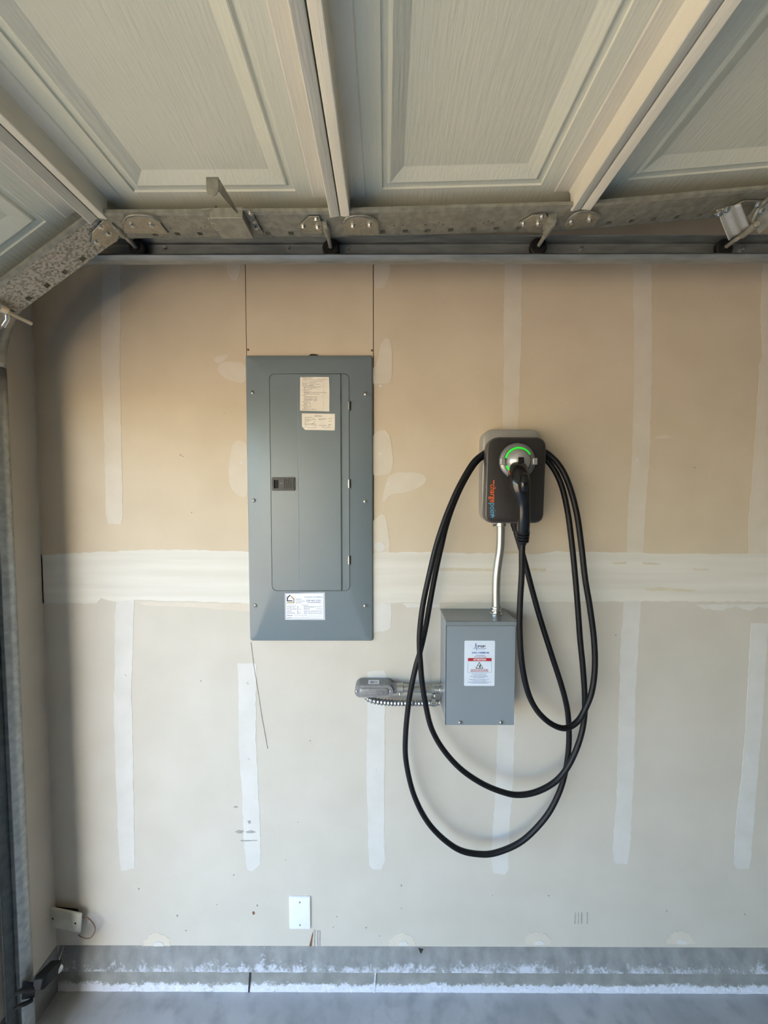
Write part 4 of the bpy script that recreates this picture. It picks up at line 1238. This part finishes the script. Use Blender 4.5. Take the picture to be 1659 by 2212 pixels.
for u in (770.5, 843.5):
    part('cover_screw', MB().lathe(at(u, 1493.5, YLB), NY, [(0, 0), (.0038, 0), (.0036, .0018), (.001, .0024), (0, .0018)], 14), 'zinc', cv, smooth=40)
for u in (788.5, 827.5):
    part('boss_mark', MB().lathe(at(u, 1494.5, YLB - .004), NY, [(0, 0), (.0016, 0), (.0012, .0008), (0, .001)], 10), 'zinc', cv, smooth=40)
part('cast_mark', MB().slab(wpoly([(803, 1492), (813, 1492), (813, 1493.5), (803, 1493.5)], YLB - .004), NY, .0003).slab(wpoly([(801, 1497.5), (814, 1497.5), (814, 1498.7), (801, 1498.7)], YLB - .004), NY, .0003), 'silver', cv)
# hub neck, coupling
ax = at(860, 1486, -.032)
ax.y = -.032
nb = MB().lathe(Vector((ob.x - .012, -.032, ax.z)), (1, 0, 0), [(.0165, 0), (.0165, .02), (.0155, .024), (.014, .024)], 24)
part('hub_neck', nb, 'cast', lb_, smooth=40)
# barcode sticker on top
tz = ob.z + .0006
bx0, bx1 = at(796, 1475, -.03).x, at(819, 1475, -.03).x
bs = part('barcode_sticker', MB().box((bx0, -.046, tz - .0002), (bx1, -.020, tz + .0002)), 'label', lb_)
w_ = bx1 - bx0
for k in range(9):
    xx = bx0 + w_ * (.14 + .085 * k)
    part('barcode_bar', MB().box((xx, -.042, tz + .0001), (xx + w_ * random.choice((.025, .05, .035)), -.026, tz + .0004)), 'ink_black', bs)
# horizontal conduit from the fitting to the box
hcz = ax.z
ec = thing('conduit_nipple', Vector((at(890, 1490, -.032).x, -.032, hcz)), 'short level steel conduit between cast fitting and grey box', 'conduit')
xa_ = ob.x + .006
BL = BX0 + .0005
part('conduit_tube', MB().tube([(xa_ + .004, -.032, hcz), ((xa_ + BL) / 2, -.032, hcz - .0015), (BL - .012, -.032, hcz - .004)], .0124, 22), 'emt', ec, smooth=60)
part('conduit_coupling', MB().lathe(Vector((xa_ + .001, -.032, hcz)), (1, 0, 0), [(.012, 0), (.0148, 0), (.0148, .021), (.0158, .022), (.0158, .025), (.0148, .026), (.012, .026)], 24), 'emt', ec, smooth=40)
part('coupling_screw', MB().lathe(Vector((xa_ + .016, -.038, hcz - .013)), (0, -.2, -1), [(0, 0), (.003, 0), (.003, .006), (.0015, .007), (0, .007)], 12), 'zinc', ec, smooth=40)
part('box_connector', MB().lathe(Vector((BL - .030, -.032, hcz - .004)), (1, 0, 0), [(.0122, 0), (.0145, 0), (.0145, .013), (.0135, .015), (.0135, .022), (.0175, .023), (.0175, .0305), (.012, .0305)], 24), 'zinc', ec, smooth=40)
q = Vector((BL - .022, -.044, hcz - .016))
part('connector_screw', MB().lathe(q, (0, -.5, -1), [(0, 0), (.0045, 0), (.0045, .006), (.002, .008), (0, .008)], 12), 'zinc', ec, smooth=40)
# flexible metal conduit below
fz0, fz1 = at(790, 1514, -.034), at(935, 1517.5, -.034)
fx = thing('flexible_conduit', fz0, 'ribbed flexible metal conduit under the cast fitting', 'conduit')
pp = catmull([Vector((fz0.x, -.006, fz0.z + .004)), Vector((fz0.x + .008, -.022, fz0.z + .002)), Vector((fz0.x + .03, -.032, fz0.z - .001)), at(845, 1518, -.034), at(900, 1518.5, -.034), Vector((BL - .006, -.034, fz1.z))], 30)
acc = 0; tot = [0]
for k in range(1, len(pp)):
    acc += (pp[k] - pp[k - 1]).length; tot.append(acc)
part('flex_tube', MB().tube(pp, lambda t_: .0092 + .0016 * math.cos(2 * math.pi * tot[min(len(tot) - 1, int(round(t_ * (len(pp) - 1))))] / .0108), 16), 'flex', fx, smooth=60)
cq = Vector((BL - .032, -.034, fz1.z))
part('flex_clamp', MB().lathe(cq, (1, 0, 0), [(.0105, 0), (.0125, 0), (.0125, .014), (.0105, .014)], 20), 'zinc', fx, smooth=40)
part('clamp_tab', MB().box((cq.x + .001, -.044, cq.z + .008), (cq.x + .013, -.024, cq.z + .017)), 'zinc', fx, bev=.001)
part('conduit_bushing', MB().lathe(fz0 + Vector((-.001, .030, .003)), NY, [(.006, 0), (.012, 0), (.012, .003), (.009, .006)], 16), 'mud', fx, smooth=40)

# ================================================================== WALL PLATES
def plate(name, c_, w_, h_, rot, label, m, ms, tilt=None):
    t_ = thing(name, c_, label, 'wall plate')
    Rm = Matrix.Rotation(rot, 3, 'Y')
    if tilt:
        Rm = Matrix.Rotation(tilt, 3, 'Z') @ Rm
    def Q(x, y, z):
        return c_ + Rm @ Vector((x, y, z))
    rings = []
    for ins, y_ in ((0, 0), (0, -.0025), (.002, -.0055), (.005, -.0062)):
        rings.append([Q(x, y_, z) for x, z in rrect(-w_ / 2 + ins, w_ / 2 - ins, -h_ / 2 + ins, h_ / 2 - ins, .0025, 3)])
    part('cover_plate', MB().loft(rings), m, t_, smooth=30)
    for s_ in (-1, 1):
        p = Q(0, -.006, s_ * h_ * .355)
        part('plate_screw', MB().lathe(p, Rm @ NY, [(0, 0), (.0034, 0), (.0028, .0012), (0, .0014)], 12), ms, t_, smooth=40)
    return t_
pa_, pb_ = at(625, 2008, -.006), at(670.5, 1939, -.006)
plate('blank_wall_plate', Vector(((pa_.x + pb_.x) / 2, -.0002, (pa_.z + pb_.z) / 2)), pb_.x - pa_.x, pb_.z - pa_.z, 0, 'white blank wall plate low on the wall below the breaker panel', 'wp', 'silver')
c_ = at(142, 1985, -.018)
lw = (at(178, 1990, -.022) - at(105, 1978, -.022)).length
plate('loose_wall_plate', c_, .067, .112, math.radians(90 + 7), 'dusty ivory wall plate hanging crooked beside the corner', 'wp_dirty', 'dark', math.radians(-4))
# dark box opening behind the loose plate
part('box_opening', MB().slab(wpoly([(118, 1958), (168, 1963), (172, 1972), (172, 2000), (122, 1995)], -.0003), NY, .0004), 'dark', wall)
wr = part('bell_wire', MB().tube(catmull([at(u, v, y_) for u, v, y_ in ((177, 1981, -.014), (186, 1980, -.02), (196, 1987, -.022), (204, 1998, -.022), (206, 2008, -.02), (202, 2019, -.018), (195, 2026, -.014), (184, 2027, -.01), (172, 2022, -.004), (170, 2018, .002))], 6), .0010, 6)
        .tube(catmull([at(u, v, y_) for u, v, y_ in ((177, 1982, -.014), (188, 1983, -.022), (199, 1993, -.025), (205, 2005, -.024), (203, 2015, -.02), (197, 2025, -.014))], 6), .0009, 6), 'wire', smooth=60)
tag(wr, 'thin brown bell wire looping out of the loose wall plate', 'wire')

# ================================================================== DOOR SENSOR
sc = at(98, 2106, -.165)
sn = thing('door_sensor', sc, 'black safety beam sensor clipped to the vertical door track', 'door sensor')
dirv = Vector((.004, .085, .0))
s0_, s1_ = at(80, 2128, -.185), at(121, 2087, -.115)
dv = (s1_ - s0_).normalized()
x_, y_ = frame(dv)
def sring(p, a, b_):
    return [p + x_ * (sx * a) + y_ * (sy * b_) for sx, sy in ((-1, -1), (1, -1), (1, 1), (-1, 1))]
part('sensor_body', MB().loft([sring(s0_, .012, .012), sring(s0_ + dv * .012, .016, .016), sring(s1_ - dv * .006, .016, .016), sring(s1_, .014, .014)]), 'black', sn, bev=.002)
part('sensor_lens', MB().lathe(s1_ + Vector((.010, -.004, -.004)), Vector((.8, -.5, .1)), [(0, 0), (.011, 0), (.011, .005), (.006, .010), (0, .011)], 14), 'zinc_bright', sn, smooth=50)
part('sensor_mount', MB().hexa([at(46, 2160, -.19), at(75, 2155, -.18), at(78, 2122, -.18), at(48, 2120, -.19), at(46, 2160, -.178), at(75, 2155, -.168), at(78, 2122, -.168), at(48, 2120, -.178)]), 'black', sn, bev=.003)
part('mount_clip', MB().tube([at(33, 2147, -.200), at(44, 2141, -.205), at(60, 2138, -.195), at(76, 2136, -.185)], .0055, 8), 'black', sn, smooth=60)
part('mount_clip', MB().tube([at(33, 2178, -.200), at(44, 2172, -.205), at(58, 2167, -.195), at(70, 2160, -.185)], .0055, 8), 'black', sn, smooth=60)
part('sensor_wire', MB().tube(catmull([s1_ + Vector((.002, 0, .01)), at(126, 2082, -.10), at(129, 2068, -.07), at(134, 2056, -.03), at(138, 2044, -.002)], 6), .0014, 6), 'wire_w', sn, smooth=60)
# dry leaf bit on the ledge
lf = at(909, 2050, -.004)
tag(part('dry_leaf', MB().slab([lf + Vector(q) for q in ((-.008, 0, .004), (.0, -.004, .006), (.008, -.002, .003), (.001, -.006, -.008), (-.004, -.004, -.004))], NY, .0015), 'dark'), 'tiny dark leaf scrap stuck below the drywall edge', 'leaf')
